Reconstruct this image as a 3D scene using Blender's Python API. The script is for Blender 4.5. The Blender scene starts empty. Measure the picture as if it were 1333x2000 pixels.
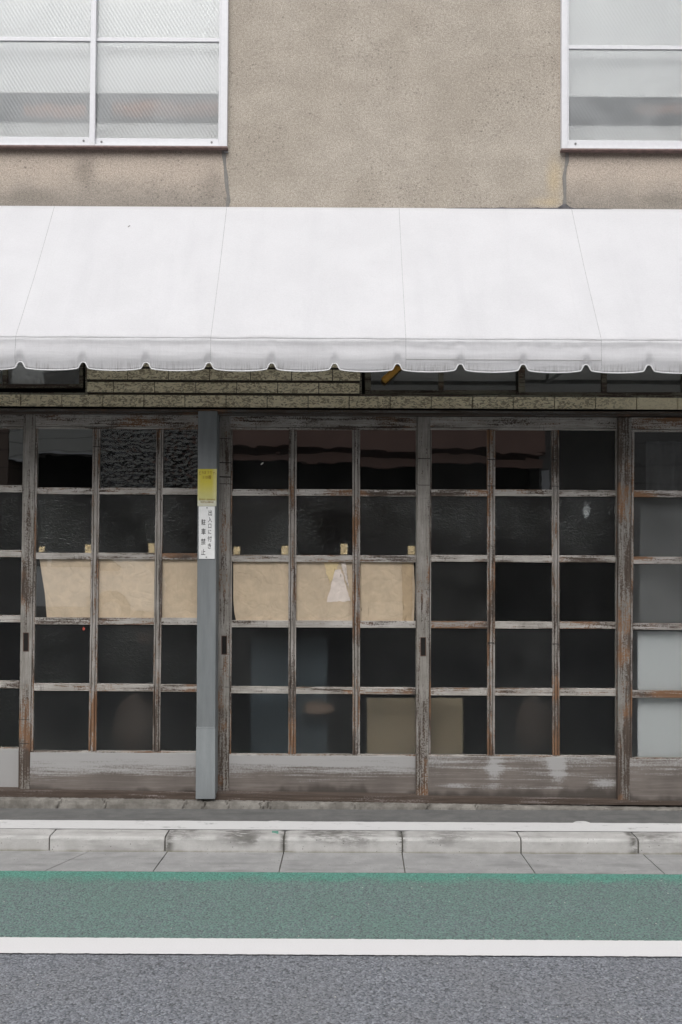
import bpy, bmesh, math, random
from mathutils import Vector, Matrix, noise as mnoise
random.seed(7)
S = bpy.context.scene
COL = S.collection
R = math.radians

# ---------------------------------------------------------------- camera
F, CX, CY = 1944.4, 666.5, 1000.0
CAM = Vector((0, -5.73, 1.63))
PITCH, ROLL, YAW = math.atan(50/F), R(0.30), 0.0
cam = bpy.data.cameras.new('camera'); camo = bpy.data.objects.new('camera', cam); COL.objects.link(camo)
cam.sensor_fit = 'VERTICAL'; cam.sensor_height = 36; cam.lens = 35.0; cam.clip_end = 400; cam.clip_start = .05
RM = Matrix.Rotation(YAW, 4, 'Z') @ Matrix.Rotation(math.pi/2+PITCH, 4, 'X') @ Matrix.Rotation(ROLL, 4, 'Z')
camo.matrix_world = Matrix.Translation(CAM) @ RM
S.camera = camo
R3 = RM.to_3x3()
def ray(px, py): return R3 @ Vector(((px-CX)/F, -(py-CY)/F, -1))
def P(px, py, Y=0.0):
    d = ray(px, py); t = (Y-CAM.y)/d.y; return CAM + d*t
def PZ(px, py, z=0.0):
    d = ray(px, py); t = (z-CAM.z)/d.z; return CAM + d*t

# ---------------------------------------------------------------- light
SUN_EL, SUN_AZ = R(50), R(190)     # direction towards the sun, azimuth clockwise from +Y
w = bpy.data.worlds.new("World"); S.world = w; w.use_nodes = True
nt = w.node_tree; bg = nt.nodes['Background']
sky = nt.nodes.new('ShaderNodeTexSky'); sky.sky_type = 'NISHITA'; sky.sun_disc = False
sky.sun_elevation = SUN_EL; sky.sun_rotation = SUN_AZ; sky.air_density = 1.0; sky.dust_density = 2.0; sky.ozone_density = 1.0
hs = nt.nodes.new('ShaderNodeHueSaturation'); hs.inputs['Saturation'].default_value = .14
nt.links.new(sky.outputs[0], hs.inputs['Color']); nt.links.new(hs.outputs[0], bg.inputs['Color'])
bg.inputs['Strength'].default_value = .15
sl = bpy.data.lights.new('sun', 'SUN'); sl.energy = 1.0; sl.angle = R(45); sl.color = (1, .975, .95)
so = bpy.data.objects.new('sun', sl); COL.objects.link(so)
dv = Vector((math.sin(SUN_AZ)*math.cos(SUN_EL), math.cos(SUN_AZ)*math.cos(SUN_EL), math.sin(SUN_EL)))
so.rotation_euler = dv.to_track_quat('Z', 'Y').to_euler(); so.location = (0, -6, 14)
S.view_settings.view_transform = 'Standard'; S.view_settings.look = 'None'
S.view_settings.exposure = 0.68; S.view_settings.gamma = 1; S.view_settings.use_curve_mapping = False
S.render.engine = 'CYCLES'
cy = S.cycles; cy.use_denoising = True; cy.max_bounces = 10; cy.transmission_bounces = 8; cy.transparent_max_bounces = 12
cy.glossy_bounces = 4; cy.diffuse_bounces = 5; cy.sample_clamp_indirect = 4; cy.caustics_refractive = True; cy.caustics_reflective = True

# ---------------------------------------------------------------- node helper
class N:
    def __init__(s, name, rough=.8):
        s.m = bpy.data.materials.new(name); s.m.use_nodes = True
        s.t = s.m.node_tree; s.b = s.t.nodes['Principled BSDF']; s.out = s.t.nodes['Material Output']
        s.b.inputs['Roughness'].default_value = rough
        s.pos = s.n('ShaderNodeNewGeometry').outputs['Position']
    def n(s, typ, **k):
        x = s.t.nodes.new(typ)
        for a, v in k.items(): setattr(x, a, v)
        return x
    def put(s, sock, v):
        if isinstance(v, bpy.types.NodeSocket): s.t.links.new(v, sock)
        elif isinstance(v, (tuple, list)) and len(v) == 3 and sock.type == 'RGBA': sock.default_value = (*v, 1)
        else: sock.default_value = v
    def vec(s, sx, sy, sz, off=(0, 0, 0)):
        x = s.n('ShaderNodeMapping'); s.put(x.inputs['Vector'], s.pos); x.inputs['Scale'].default_value = (sx, sy, sz); x.inputs['Location'].default_value = off
        return x.outputs[0]
    def noise(s, v, scale=1, detail=4, rough=.55, dist=0):
        x = s.n('ShaderNodeTexNoise'); s.put(x.inputs['Vector'], v); x.inputs['Scale'].default_value = scale
        x.inputs['Detail'].default_value = detail; x.inputs['Roughness'].default_value = rough; x.inputs['Distortion'].default_value = dist
        return x.outputs[0]
    def voro(s, v, scale=1, feat='F1', out='Distance', rnd=1):
        x = s.n('ShaderNodeTexVoronoi', feature=feat); s.put(x.inputs['Vector'], v); x.inputs['Scale'].default_value = scale
        x.inputs['Randomness'].default_value = rnd
        return x.outputs[out]
    def m_(s, op, a, b=0.0, c=0.0, clamp=False):
        x = s.n('ShaderNodeMath', operation=op, use_clamp=clamp); s.put(x.inputs[0], a); s.put(x.inputs[1], b)
        if op in ('MULTIPLY_ADD', 'SMOOTH_MIN', 'SMOOTH_MAX'): s.put(x.inputs[2], c)
        return x.outputs[0]
    def step(s, v, lo, hi, a=0.0, b=1.0):
        x = s.n('ShaderNodeMapRange', interpolation_type='SMOOTHSTEP'); s.put(x.inputs['Value'], v)
        x.inputs['From Min'].default_value = lo; x.inputs['From Max'].default_value = hi
        x.inputs['To Min'].default_value = a; x.inputs['To Max'].default_value = b
        return x.outputs[0]
    def mix(s, f, a, b, mode='MIX'):
        x = s.n('ShaderNodeMix', data_type='RGBA', blend_type=mode); s.put(x.inputs[0], f); s.put(x.inputs[6], a); s.put(x.inputs[7], b)
        return x.outputs[2]
    def sep(s):
        if not hasattr(s, '_sep'): s._sep = s.n('ShaderNodeSeparateXYZ'); s.put(s._sep.inputs[0], s.pos)
        return s._sep.outputs
    def spot(s, x0, z0, rx, rz, wob=.25, edge=1.0, axis='XZ'):
        """soft blotch round a world point, 1 inside"""
        o = s.sep(); h, v = (o[0], o[2]) if axis == 'XZ' else (o[0], o[1])
        a = s.m_('DIVIDE', s.m_('SUBTRACT', h, x0), rx); b = s.m_('DIVIDE', s.m_('SUBTRACT', v, z0), rz)
        d = s.m_('SQRT', s.m_('ADD', s.m_('MULTIPLY', a, a), s.m_('MULTIPLY', b, b)))
        nz = s.noise(s.pos, 9, 3); d = s.m_('ADD', d, s.m_('MULTIPLY', s.m_('SUBTRACT', nz, .5), wob*4))
        return s.step(d, 1.0, 1.0-edge)
    def bump(s, h, strength=.5, dist=.002, normal=None):
        x = s.n('ShaderNodeBump'); s.put(x.inputs['Height'], h); x.inputs['Strength'].default_value = strength; x.inputs['Distance'].default_value = dist
        if normal is not None: s.put(x.inputs['Normal'], normal)
        return x.outputs[0]
    def fin(s, col=None, normal=None, rough=None, **k):
        if col is not None: s.put(s.b.inputs['Base Color'], col)
        if normal is not None: s.put(s.b.inputs['Normal'], normal)
        if rough is not None: s.put(s.b.inputs['Roughness'], rough)
        for a, v in k.items(): s.put(s.b.inputs[a.replace('_', ' ')], v)
        return s.m

M = {}
# stucco of the upper wall; stains, seal-grey dirt and ochre bloom sit at fixed places
def mat_stucco():
    n = N('stucco', .95)
    fine = n.noise(n.vec(1, 1, 1), 150, 5, .85); mid = n.noise(n.pos, 75, 4, .65); big = n.noise(n.pos, 2.2, 5, .55); big2 = n.noise(n.vec(1, 1, 1.3, (4, 2, 9)), 6, 4, .6)
    c = n.mix(n.step(big, .35, .65), (.40, .357, .303), (.455, .411, .355))
    c = n.mix(n.step(big2, .3, .7, 0, .5), c, (.33, .295, .25))
    # the apron under the two windows is a separate, smoother and pinker coat
    o = n.sep()
    l = n.step(o[0], P(446, 340).x, P(443, 340).x); r = n.step(o[0], P(1102, 340).x, P(1105, 340).x)
    below = n.step(o[2], P(666, 292).z, P(666, 296).z)
    ap = n.m_('MULTIPLY', n.m_('ADD', l, r, clamp=True), below)
    apg = n.step(n.m_('ADD', o[2], n.m_('MULTIPLY', n.m_('SUBTRACT', big2, .5), .22)), P(666, 405).z, P(666, 330).z)
    apc = n.mix(apg, (.30, .27, .235), (.47, .405, .345))
    c = n.mix(ap, c, apc)
    for (px, py, rx, ry, k) in ((165, 330, 34, 45, .55), (60, 385, 90, 26, .35), (415, 350, 40, 50, .3), (1150, 365, 50, 30, .22), (1290, 390, 90, 22, .3)):
        p = P(px, py); c = n.mix(n.m_('MULTIPLY', n.spot(p.x, p.z, rx/340, ry/340, .2), k), c, (.165, .15, .125))
    for (px, py, rx, ry, k) in ((1083, 350, 26, 70, .6), (1070, 395, 45, 16, .5)):
        p = P(px, py); c = n.mix(n.m_('MULTIPLY', n.spot(p.x, p.z, rx/340, ry/340, .15), k), c, (.50, .40, .25))
    # darker line just under the sills
    su = n.step(n.m_('ADD', o[2], n.m_('MULTIPLY', n.m_('SUBTRACT', big2, .5), .05)), P(666, 312).z, P(666, 294).z)
    c = n.mix(n.m_('MULTIPLY', n.m_('MULTIPLY', su, ap), .5), c, (.16, .13, .10))
    # pits
    v = n.voro(n.vec(1, 1, 1), 62); patch = n.step(n.noise(n.vec(1, 1, 1, (3, 1, 7)), 2.4, 3), .44, .62)
    pit = n.m_('MULTIPLY', n.step(v, .42, .22), n.m_('MULTIPLY', patch, n.step(mid, .46, .60)))
    c = n.mix(n.m_('MULTIPLY', pit, .6), c, (.09, .08, .07))
    v2 = n.voro(n.vec(1, 1, 1, (7, 7, 7)), 11); p2 = n.step(v2, .09, .05)
    c = n.mix(n.m_('MULTIPLY', p2, .45), c, (.10, .09, .08))
    c = n.mix(n.step(fine, .34, .66), n.mix(1, c, (.62, .61, .60), 'MULTIPLY'), n.mix(1, c, (1.34, 1.33, 1.31), 'MULTIPLY')); g2 = n.noise(n.vec(1, 1, 1, (2, 8, 4)), 62, 3, .7); c = n.mix(n.step(g2, .35, .65), n.mix(1, c, (.91, .905, .90), 'MULTIPLY'), n.mix(1, c, (1.08, 1.08, 1.08), 'MULTIPLY'))
    h = n.m_('ADD', n.m_('MULTIPLY', fine, .6), n.m_('SUBTRACT', mid, pit))
    return n.fin(c, n.bump(h, .5, .004))
M['stucco'] = mat_stucco()

def mat_wood(name, axis, paint=.5, warm=.5, bump=.6, grey=(.25, .235, .215), seed=0):
    """weathered paint over bare wood; grain runs along axis x or z"""
    n = N(name, .78)
    L, W = 4.0, 95.0
    sc = (L, W, W) if axis == 'x' else (W, W, L)
    st = n.noise(n.vec(*sc, off=(seed, seed*2, 1)), 1, 6, .7, .3)
    sc2 = (2.2, 14, 14) if axis == 'x' else (14, 14, 2.2)
    pa = n.noise(n.vec(*sc2, off=(3+seed, 5, seed)), 1, 5, .65)
    chip = n.noise(n.pos, 130, 4, .7)
    k = n.m_('ADD', n.m_('ADD', n.m_('MULTIPLY', st, .34), n.m_('MULTIPLY', pa, .38)), n.m_('MULTIPLY', chip, .28))
    o = n.sep()
    low = n.step(n.m_('ADD', o[2], n.m_('MULTIPLY', n.noise(n.pos, 5, 3), .5)), 1.25, .65)
    if axis == 'z': k = n.m_('SUBTRACT', k, n.m_('MULTIPLY', low, .045))
    mask = n.step(k, .56-.14*paint-.012, .56-.14*paint+.03)
    wn = n.noise(n.vec(1, 1, 1, (seed, 3, 1)), 3.5, 4)
    bare = n.mix(n.step(wn, .62-.22*warm, .72-.2*warm), (.095, .07, .055), (.24, .13, .07))
    bare = n.mix(n.step(st, .3, .7), n.mix(1, bare, (.5, .48, .46), 'MULTIPLY'), bare)
    pc = n.mix(n.step(n.noise(n.pos, 7, 4), .3, .7), n.mix(1, grey, (.80, .79, .77), 'MULTIPLY'), n.mix(1, grey, (1.15, 1.15, 1.16), 'MULTIPLY'))
    fg = n.noise(n.vec(*((8, 260, 260) if axis == 'x' else (260, 260, 8))), 1, 3, .7); pc = n.mix(n.step(fg, .35, .65), n.mix(1, pc, (.74, .72, .70), 'MULTIPLY'), n.mix(1, pc, (1.12, 1.12, 1.12), 'MULTIPLY'))
    sp_ = n.m_('MULTIPLY', n.step(chip, .60, .68), .7); pc = n.mix(sp_, pc, (.10, .085, .07))
    # crazing across the grain
    sc3 = (60, 8, 8) if axis == 'x' else (10, 10, 70)
    cr = n.noise(n.vec(*sc3), 1, 3, .6); crm = n.m_('MULTIPLY', n.step(cr, .60, .68), n.step(n.noise(n.vec(1, 1, 1, (8, 1, 2)), 4, 3), .5, .62))
    c = n.mix(mask, bare, pc); c = n.mix(n.m_('MULTIPLY', crm, .55), c, (.07, .06, .055))
    h = n.m_('ADD', n.m_('MULTIPLY', mask, .7), n.m_('MULTIPLY', st, .6))
    return n.fin(c, n.bump(h, bump, .0015), n.step(mask, 0, 1, .9, .62))
M['stile'] = mat_wood('painted_stile_wood', 'z', .80, .6, seed=1)
M['stile_worn'] = mat_wood('worn_stile_wood', 'z', .5, .5, seed=4, grey=(.21, .20, .185))
M['muntin'] = mat_wood('worn_muntin_wood', 'z', .62, .85, seed=7, grey=(.29, .27, .25))
M['rail'] = mat_wood('painted_rail_wood', 'x', .66, .7, seed=2, grey=(.385, .365, .34))
M['rail_rust'] = mat_wood('worn_rail_wood', 'x', .45, .9, seed=5, grey=(.33, .31, .295))
M['old_frame'] = mat_wood('old_green_frame_wood', 'x', .55, .1, seed=9, grey=(.20, .19, .14))

def mat_kick(name, level, patches=(), amt=.5):
    n = N(name, .82)
    o = n.sep()
    st = n.noise(n.vec(2.6, 60, 75), 1, 6, .7, .35); bl = n.noise(n.vec(2.0, 5, 12, (2, 2, 2)), 1, 4, .6); chip = n.noise(n.pos, 90, 4, .7)
    zt, zb = P(666, 1476).z, P(666, 1556).z
    hh = n.step(o[2], zb, zt); hh.node.interpolation_type = 'LINEAR'
    k = n.m_('ADD', n.m_('MULTIPLY', st, .50), n.m_('MULTIPLY', chip, .28)); k = n.m_('ADD', k, n.m_('MULTIPLY', bl, .24))
    k = n.m_('ADD', k, n.m_('MULTIPLY', n.m_('SUBTRACT', hh, level), amt))
    for (px, py, rx, ry, q) in patches:
        p = P(px, py, .05); k = n.m_('ADD', k, n.m_('MULTIPLY', n.spot(p.x, p.z, rx/336, ry/336, .3), q))
    mask = n.step(k, .48, .64)
    bare = n.mix(n.step(n.noise(n.pos, 5, 4), .3, .7), (.155, .135, .122), (.205, .180, .163))
    bare = n.mix(n.step(st, .35, .7), n.mix(1, bare, (.72, .7, .68), 'MULTIPLY'), bare)
    wet = n.step(n.m_('ADD', o[2], n.m_('MULTIPLY', n.m_('SUBTRACT', n.noise(n.vec(3, 1, 1), 1.6, 3), .5), .22)), zb+.04, zb-.005)
    bare = n.mix(n.m_('MULTIPLY', wet, .75), bare, (.04, .033, .027))
    c = n.mix(n.m_('MULTIPLY', mask, .85), bare, (.36, .355, .35))
    return n.fin(c, n.bump(n.m_('ADD', n.m_('MULTIPLY', mask, .6), st), .5, .0015))
M['kick1'] = mat_kick('worn_kick_board', .45)
M['kick3'] = mat_kick('bare_kick_board', .75, ((966, 1500, 26, 52, .17), (1087, 1498, 24, 55, .17), (880, 1535, 60, 10, .14), (1185, 1528, 55, 22, .15), (960, 1537, 110, 10, .14), (1080, 1538, 60, 10, .12)), .18)
M['kick0'] = mat_kick('white_kick_board', -.5, (), .5)

def mat_sheetmetal():
    n = N('blue_grey_sheet_metal', .5)
    o = n.sep(); k = n.noise(n.vec(20, 20, 2.2), 1, 5, .65); b = n.noise(n.pos, 4, 4); f = n.noise(n.pos, 160, 3)
    c = n.mix(n.step(k, .3, .7), (.148, .160, .165), (.194, .206, .210)); c = n.mix(n.step(b, .4, .75, 0, .5), c, (.14, .148, .15))
    low = n.step(o[2], P(400, 1418).z+.002, P(400, 1421).z-.002)
    c = n.mix(low, c, n.mix(1, c, (1.38, 1.38, 1.38), 'MULTIPLY'))
    c = n.mix(n.m_('MULTIPLY', n.step(o[2], P(400, 1545).z+.02, P(400, 1560).z), .35), c, (.16, .17, .18))
    c = n.mix(n.step(f, .4, .8, 0, .3), c, (.18, .2, .21))
    return n.fin(c, n.bump(k, .25, .001), .55, Metallic=.0)
M['post'] = mat_sheetmetal()

def mat_tile():
    n = N('split_face_tile', .8)
    a = n.noise(n.vec(1, 1, 2.1), 36, 2, .55, 1.3); b = n.noise(n.pos, 240, 3, .6); g = n.noise(n.pos, 3, 3)
    cell = n.voro(n.vec(4.25, .01, 14), 1, out='Color', rnd=0)
    smooth_tile = n.step(n.sep()[0], P(1150, 785).x, P(1260, 785).x)   # the split face dies out to the right
    dark = n.m_('MULTIPLY', n.step(a, .50, .42), n.m_('SUBTRACT', 1, n.m_('MULTIPLY', smooth_tile, .75)))
    c = n.mix(n.step(g, .3, .7), (.76, .66, .45), (.84, .74, .52)); c = n.mix(n.step(b, .3, .7, 0, .45), c, (.88, .79, .57))
    c = n.mix(n.m_('MULTIPLY', dark, .72), c, (.20, .155, .095))
    return n.fin(c, n.bump(n.m_('ADD', n.m_('MULTIPLY', n.step(a, .38, .6), n.m_('SUBTRACT', 1, n.m_('MULTIPLY', smooth_tile, .8))), n.m_('MULTIPLY', b, .25)), .8, .006))
M['tile'] = mat_tile()
def simple(name, col, rough=.8, nscale=30, amt=.25, bump=.2, bd=.002, **k):
    n = N(name, rough); a = n.noise(n.pos, nscale, 5, .65)
    c = n.mix(n.step(a, .25, .75), tuple(v*(1-amt) for v in col), tuple(min(1, v*(1+amt)) for v in col))
    return n.fin(c, n.bump(a, bump, bd), **k)
M['grout'] = simple('dark_mortar', (.075, .065, .05), .95, 60)
M['lintel'] = mat_wood('grimy_lintel_wood', 'x', .35, .15, seed=12, grey=(.11, .105, .10))
M['track'] = mat_wood('dark_red_track_wood', 'x', .1, -.6, seed=15, grey=(.2, .17, .16))
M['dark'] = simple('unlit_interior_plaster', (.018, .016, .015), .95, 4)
M['floor_in'] = simple('interior_concrete_floor', (.05, .047, .044), .9, 6)
M['white_metal'] = simple('white_aluminium', (.68, .68, .70), .4, 40, .04, .05)
M['sill_red'] = simple('red_brown_sill_edge', (.20, .135, .125), .7, 25, .3)
M['sealant'] = simple('grey_sealant', (.205, .195, .18), .85, 60, .15)
M['black'] = simple('black_lettering', (.02, .02, .02), .7, 50, .1)
M['orange_ink'] = simple('ochre_lettering', (.24, .14, .015), .7, 50, .1)
M['white_plate'] = simple('white_sign_plate', (.74, .74, .73), .45, 25, .06, .05)
M['rubber'] = simple('dark_gap_rubber', (.03, .03, .03), .8)
M['steel'] = simple('galvanised_pipe', (.30, .30, .30), .5, 20)
M['leafy'] = simple('dry_leaf', (.10, .08, .06), .8)
M['dropping'] = simple('bird_dropping', (.75, .74, .70), .9, 200)
M['pullcup'] = simple('dark_brass_pull', (.07, .035, .022), .6, 60)
M['pullhollow'] = simple('shaded_pull_hollow', (.006, .004, .003), .9, 60)  # near-black colour stands in for shade inside the pull's hollow
M['screw'] = simple('screw_metal', (.18, .18, .18), .5)

def mat_sticker():
    n = N('yellow_sticker', .55)
    o = n.sep(); zt, zb = P(405, 916).z, P(405, 988).z
    t = n.step(o[2], zb+.02, zt-.06); e = n.step(n.m_('ABSOLUTE', n.m_('SUBTRACT', o[0], P(405, 950).x)), .030, .052)
    c = n.mix(t, (.50, .48, .20), (.56, .47, .04)); c = n.mix(n.m_('MULTIPLY', e, .45), c, (.60, .58, .36)); c = n.mix(n.step(o[2], zb+.034, zb+.026), c, (.58, .57, .47))
    return n.fin(n.mix(n.step(n.noise(n.pos, 60, 3), .3, .7, 0, .2), c, (.4, .36, .1)))
M['sticker'] = mat_sticker()

def mat_paper(name, col, fold=True):
    n = N(name, .85)
    a = n.noise(n.vec(1, 1, 1), 16, 4, .55, .8); cr = n.noise(n.vec(1, 1, 1, (5, 5, 5)), 7, 2, .5, 1.2); ridge = n.m_('ABSOLUTE', n.m_('SUBTRACT', cr, .5))
    f = n.noise(n.vec(300, 300, 12), 1, 3)
    c = n.mix(n.step(a, .3, .7), tuple(v*.90 for v in col), tuple(min(1, v*1.07) for v in col)); c = n.mix(n.step(f, .3, .7, 0, .15), c, tuple(v*.7 for v in col))
    h = n.m_('ADD', n.m_('MULTIPLY', n.step(ridge, 0, .08), .8), a)
    return n.fin(c, n.bump(h, .26, .006))
M['paper'] = mat_paper('kraft_paper', (.70, .55, .40))
M['paper2'] = mat_paper('kraft_paper_darker_strip', (.58, .43, .28))
M['paper_white'] = mat_paper('white_torn_paper', (.88, .76, .70))
M['tape'] = simple('tan_paper_tape', (.80, .62, .36), .75, 60, .1)
M['pale_board'] = simple('pale_grey_board', (.62, .64, .65), .8, 5, .05)
M['beige_board'] = simple('beige_board', (.27, .215, .145), .85, 5, .08)
M['blue_sheet'] = simple('slate_blue_sheet', (.035, .050, .062), .7, 4, .2)
M['brown_box'] = simple('brown_box_card', (.045, .030, .022), .8, 5)
M['brown_light'] = simple('pale_brown_cloth', (.17, .115, .085), .85, 5); M['red_dim'] = simple('dull_red_cloth', (.040, .022, .019), .85, 5)
M['grey_curtain'] = simple('grey_curtain_cloth', (.10, .102, .105), .9, 6)
M['white_curtain'] = simple('white_roller_blind', (.88, .88, .88), .8, 3, .03)
M['rust_cloth'] = simple('rust_red_cloth', (.42, .15, .06), .9, 3, .4)
M['slate_cloth'] = simple('slate_grey_shade', (.09, .10, .12), .9, 3, .3)
M['amber'] = simple('amber_tube', (.50, .25, .03), .5, 30, .3)

# glass
def glass_mat(name, kind):
    n = N(name, .1); t = n.t; t.nodes.remove(n.b)
    hi = {'clear': .30, 'paper': .20, 'hammer': .95, 'fine': .55, 'satin': .5, 'frost': .45, 'wire': .5, 'cobble': .9}[kind]
    a = n.noise(n.pos, 2.2, 2); big = None
    if kind in ('clear', 'paper'):
        h = n.noise(n.vec(1, 1, 2.2), 3.5, 2); nrm = n.bump(h, .012 if kind == 'clear' else .004, .02)
    elif kind == 'hammer':
        h = n.voro(n.vec(.8, 1, 1.4), 42, 'SMOOTH_F1'); nrm = n.bump(h, .6, .005)
    elif kind == 'cobble':
        h = n.voro(n.vec(.9, 1, 1.0), 34, 'SMOOTH_F1'); nrm = n.bump(h, 1, .008)
    elif kind == 'fine':
        h = n.noise(n.vec(.8, 1, 1.6), 66, 2, .5, 1.0); h = n.m_('MULTIPLY', h, n.step(n.noise(n.pos, 3, 2), .3, .7, .35, 1)); nrm = n.bump(h, .8, .0045)
    elif kind == 'satin':
        h = n.noise(n.vec(.8, 1, 1.6), 60, 2, .5, 1.0); low_ = n.noise(n.pos, 2.5, 2); h = n.m_('MULTIPLY', h, n.step(low_, .45, .7)); nrm = n.bump(h, .5, .002)
    elif kind == 'frost':
        h = n.noise(n.pos, 160, 2); nrm = n.bump(h, .25, .001)
    else:
        o = n.sep(); f = 290.0
        u = n.m_('SINE', n.m_('MULTIPLY', n.m_('ADD', o[0], n.m_('MULTIPLY', o[2], .62)), f)); v = n.m_('SINE', n.m_('MULTIPLY', n.m_('SUBTRACT', o[0], n.m_('MULTIPLY', o[2], .62)), f))
        h = n.m_('ADD', n.m_('MULTIPLY', u, .8), n.m_('MULTIPLY', v, .45)); h = n.m_('MULTIPLY', h, n.noise(n.pos, 3, 2)); nrm = n.bump(h, .45, .0009)
    rr = {'clear': .0, 'paper': .0, 'hammer': .10, 'fine': .14, 'satin': .16, 'frost': .3, 'wire': .2, 'cobble': .05}[kind]
    g = n.n('ShaderNodeBsdfGlossy'); g.inputs['Roughness'].default_value = rr; g.inputs['Color'].default_value = (.93, .95, .95, 1); n.put(g.inputs['Normal'], nrm)
    if kind in ('clear', 'paper'):
        b = n.n('ShaderNodeBsdfTransparent'); b.inputs['Color'].default_value = (.96, .97, .96, 1)
    else:
        b = n.n('ShaderNodeBsdfRefraction'); b.inputs['IOR'].default_value = 1.12 if kind != 'wire' else 1.2
        b.inputs['Roughness'].default_value = {'hammer': .2, 'fine': .28, 'satin': .34, 'frost': .45, 'wire': .3, 'cobble': .3}[kind]
        b.inputs['Color'].default_value = (.90, .905, .90, 1); n.put(b.inputs['Normal'], nrm)
    fr = n.n('ShaderNodeLayerWeight'); fr.inputs['Blend'].default_value = .5; n.put(fr.inputs['Normal'], nrm)
    f0 = {'clear': .13, 'paper': .15, 'hammer': .07, 'fine': .026, 'satin': .020, 'frost': .03, 'wire': .06, 'cobble': .10}[kind]
    rnd_ = n.n('ShaderNodeObjectInfo').outputs['Random']
    fac = n.m_('MULTIPLY_ADD', n.m_('POWER', fr.outputs['Facing'], 5.0), 1-f0, f0)
    mx = n.n('ShaderNodeMixShader'); n.put(mx.inputs[0], fac); t.links.new(b.outputs[0], mx.inputs[1]); t.links.new(g.outputs[0], mx.inputs[2])
    outp = mx.outputs[0]
    dusty = {'clear': .012, 'paper': .03, 'hammer': .004, 'fine': .011, 'satin': .012, 'frost': .04, 'wire': .11, 'cobble': .006}[kind]
    d = n.n('ShaderNodeBsdfDiffuse'); d.inputs['Color'].default_value = (.62, .62, .60, 1) if kind != 'wire' else (.80, .82, .83, 1)
    if kind == 'wire': n.put(d.inputs['Normal'], nrm)
    mx2 = n.n('ShaderNodeMixShader'); n.put(mx2.inputs[0], n.m_('MULTIPLY', n.step(n.noise(n.pos, 5, 4), .25, .75, dusty*.5, dusty*1.5), n.m_('MULTIPLY_ADD', rnd_, 1.2, .4) if kind != 'wire' else 1.0)); t.links.new(outp, mx2.inputs[1]); t.links.new(d.outputs[0], mx2.inputs[2])
    t.links.new(mx2.outputs[0], n.out.inputs[0])
    return n.m
for k in ('clear', 'paper', 'hammer', 'fine', 'satin', 'frost', 'wire', 'cobble'): M['g_'+k] = glass_mat(k+'_glass', k)

YG = PZ(666, 1706, .0).y     # gutter / green edge
def mat_asphalt(name, green=False):
    n = N(name, .9)
    v = n.voro(n.vec(1, 1, 1), 125, out='Color'); bw = n.n('ShaderNodeRGBToBW'); n.put(bw.inputs[0], v)
    d = n.voro(n.vec(1, 1, 1), 125); b = n.noise(n.pos, 2.5, 5); f = n.noise(n.pos, 60, 4, .7)
    c = n.mix(bw.outputs[0], (.078, .086, .100), (.345, .358, .385)); c = n.mix(n.step(f, .3, .7, 0, .45), c, (.15, .156, .178)); m2 = n.noise(n.vec(1, 1, 1, (9, 9, 9)), 42, 4, .75); c = n.mix(n.step(m2, .35, .65), n.mix(1, c, (.82, .82, .83), 'MULTIPLY'), n.mix(1, c, (1.16, 1.16, 1.16), 'MULTIPLY'))
    c = n.mix(n.step(b, .35, .7, 0, .35), c, (.19, .19, .195))
    if green:
        o = n.sep()
        e = n.step(n.m_('ADD', o[1], n.m_('MULTIPLY', n.m_('SUBTRACT', n.noise(n.pos, 7, 4), .5), .22)), YG-.17, YG-.03); e2 = n.step(o[1], YW+.06, YW+.0)
        wear = n.m_('ADD', n.m_('MULTIPLY', f, .5), n.m_('MULTIPLY', bw.outputs[0], .5))
        k = n.m_('ADD', n.m_('ADD', n.m_('MULTIPLY', n.m_('MULTIPLY', e, n.step(n.noise(n.vec(1, 2, 1), 5, 4), .3, .6, .25, 1)), .5), n.m_('MULTIPLY', e2, .12)), wear); k = n.m_('ADD', k, n.m_('MULTIPLY', n.m_('SUBTRACT', b, .5), .3))
        gm = n.step(k, .10, .66)
        gc = n.mix(e, (.115, .205, .172), (.075, .27, .20))
        c = n.mix(n.m_('MULTIPLY', gm, .85), c, n.mix(bw.outputs[0], n.mix(1, gc, (.75, .75, .75), 'MULTIPLY'), n.mix(1, gc, (1.3, 1.3, 1.3), 'MULTIPLY')))
    v2 = n.voro(n.vec(1, 1, 1, (1, 1, 1)), 26); c = n.mix(n.m_('MULTIPLY', n.step(v2, .105, .07), n.step(n.noise(n.pos, 40, 2), .5, .6)), c, (.55, .53, .48))
    gap = n.step(d, .55, .85); c = n.mix(n.m_('MULTIPLY', gap, .65), c, (.035, .035, .038))
    return n.fin(c, n.bump(n.m_('ADD', n.m_('SUBTRACT', 1, d), n.m_('MULTIPLY', f, .5)), .7, .006))
YW = PZ(666, 1837, .0).y
M['asphalt'] = mat_asphalt('road_asphalt'); M['green'] = mat_asphalt('worn_green_paint_asphalt', True)
def mat_white(name, col=(.70, .69, .69), wear=0.0):
    n = N(name, .75); f = n.noise(n.pos, 150, 4, .7); b = n.noise(n.vec(1, 2.5, 1), 8, 5, .6)
    c = n.mix(n.step(f, .25, .7), tuple(v*.93 for v in col), col)
    if wear: 
        c = n.mix(n.m_('MULTIPLY', n.step(b, .56, .70), n.step(n.noise(n.vec(1, 1, 1, (3, 3, 3)), 45, 4), .4, .6, .15, .8)), c, (.30, .30, .295))
    return n.fin(c, n.bump(f, .5, .003))
M['line'] = mat_white('white_road_paint'); M['edge_paint'] = mat_white('worn_white_edge_paint', (.62, .615, .61), 1)
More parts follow.
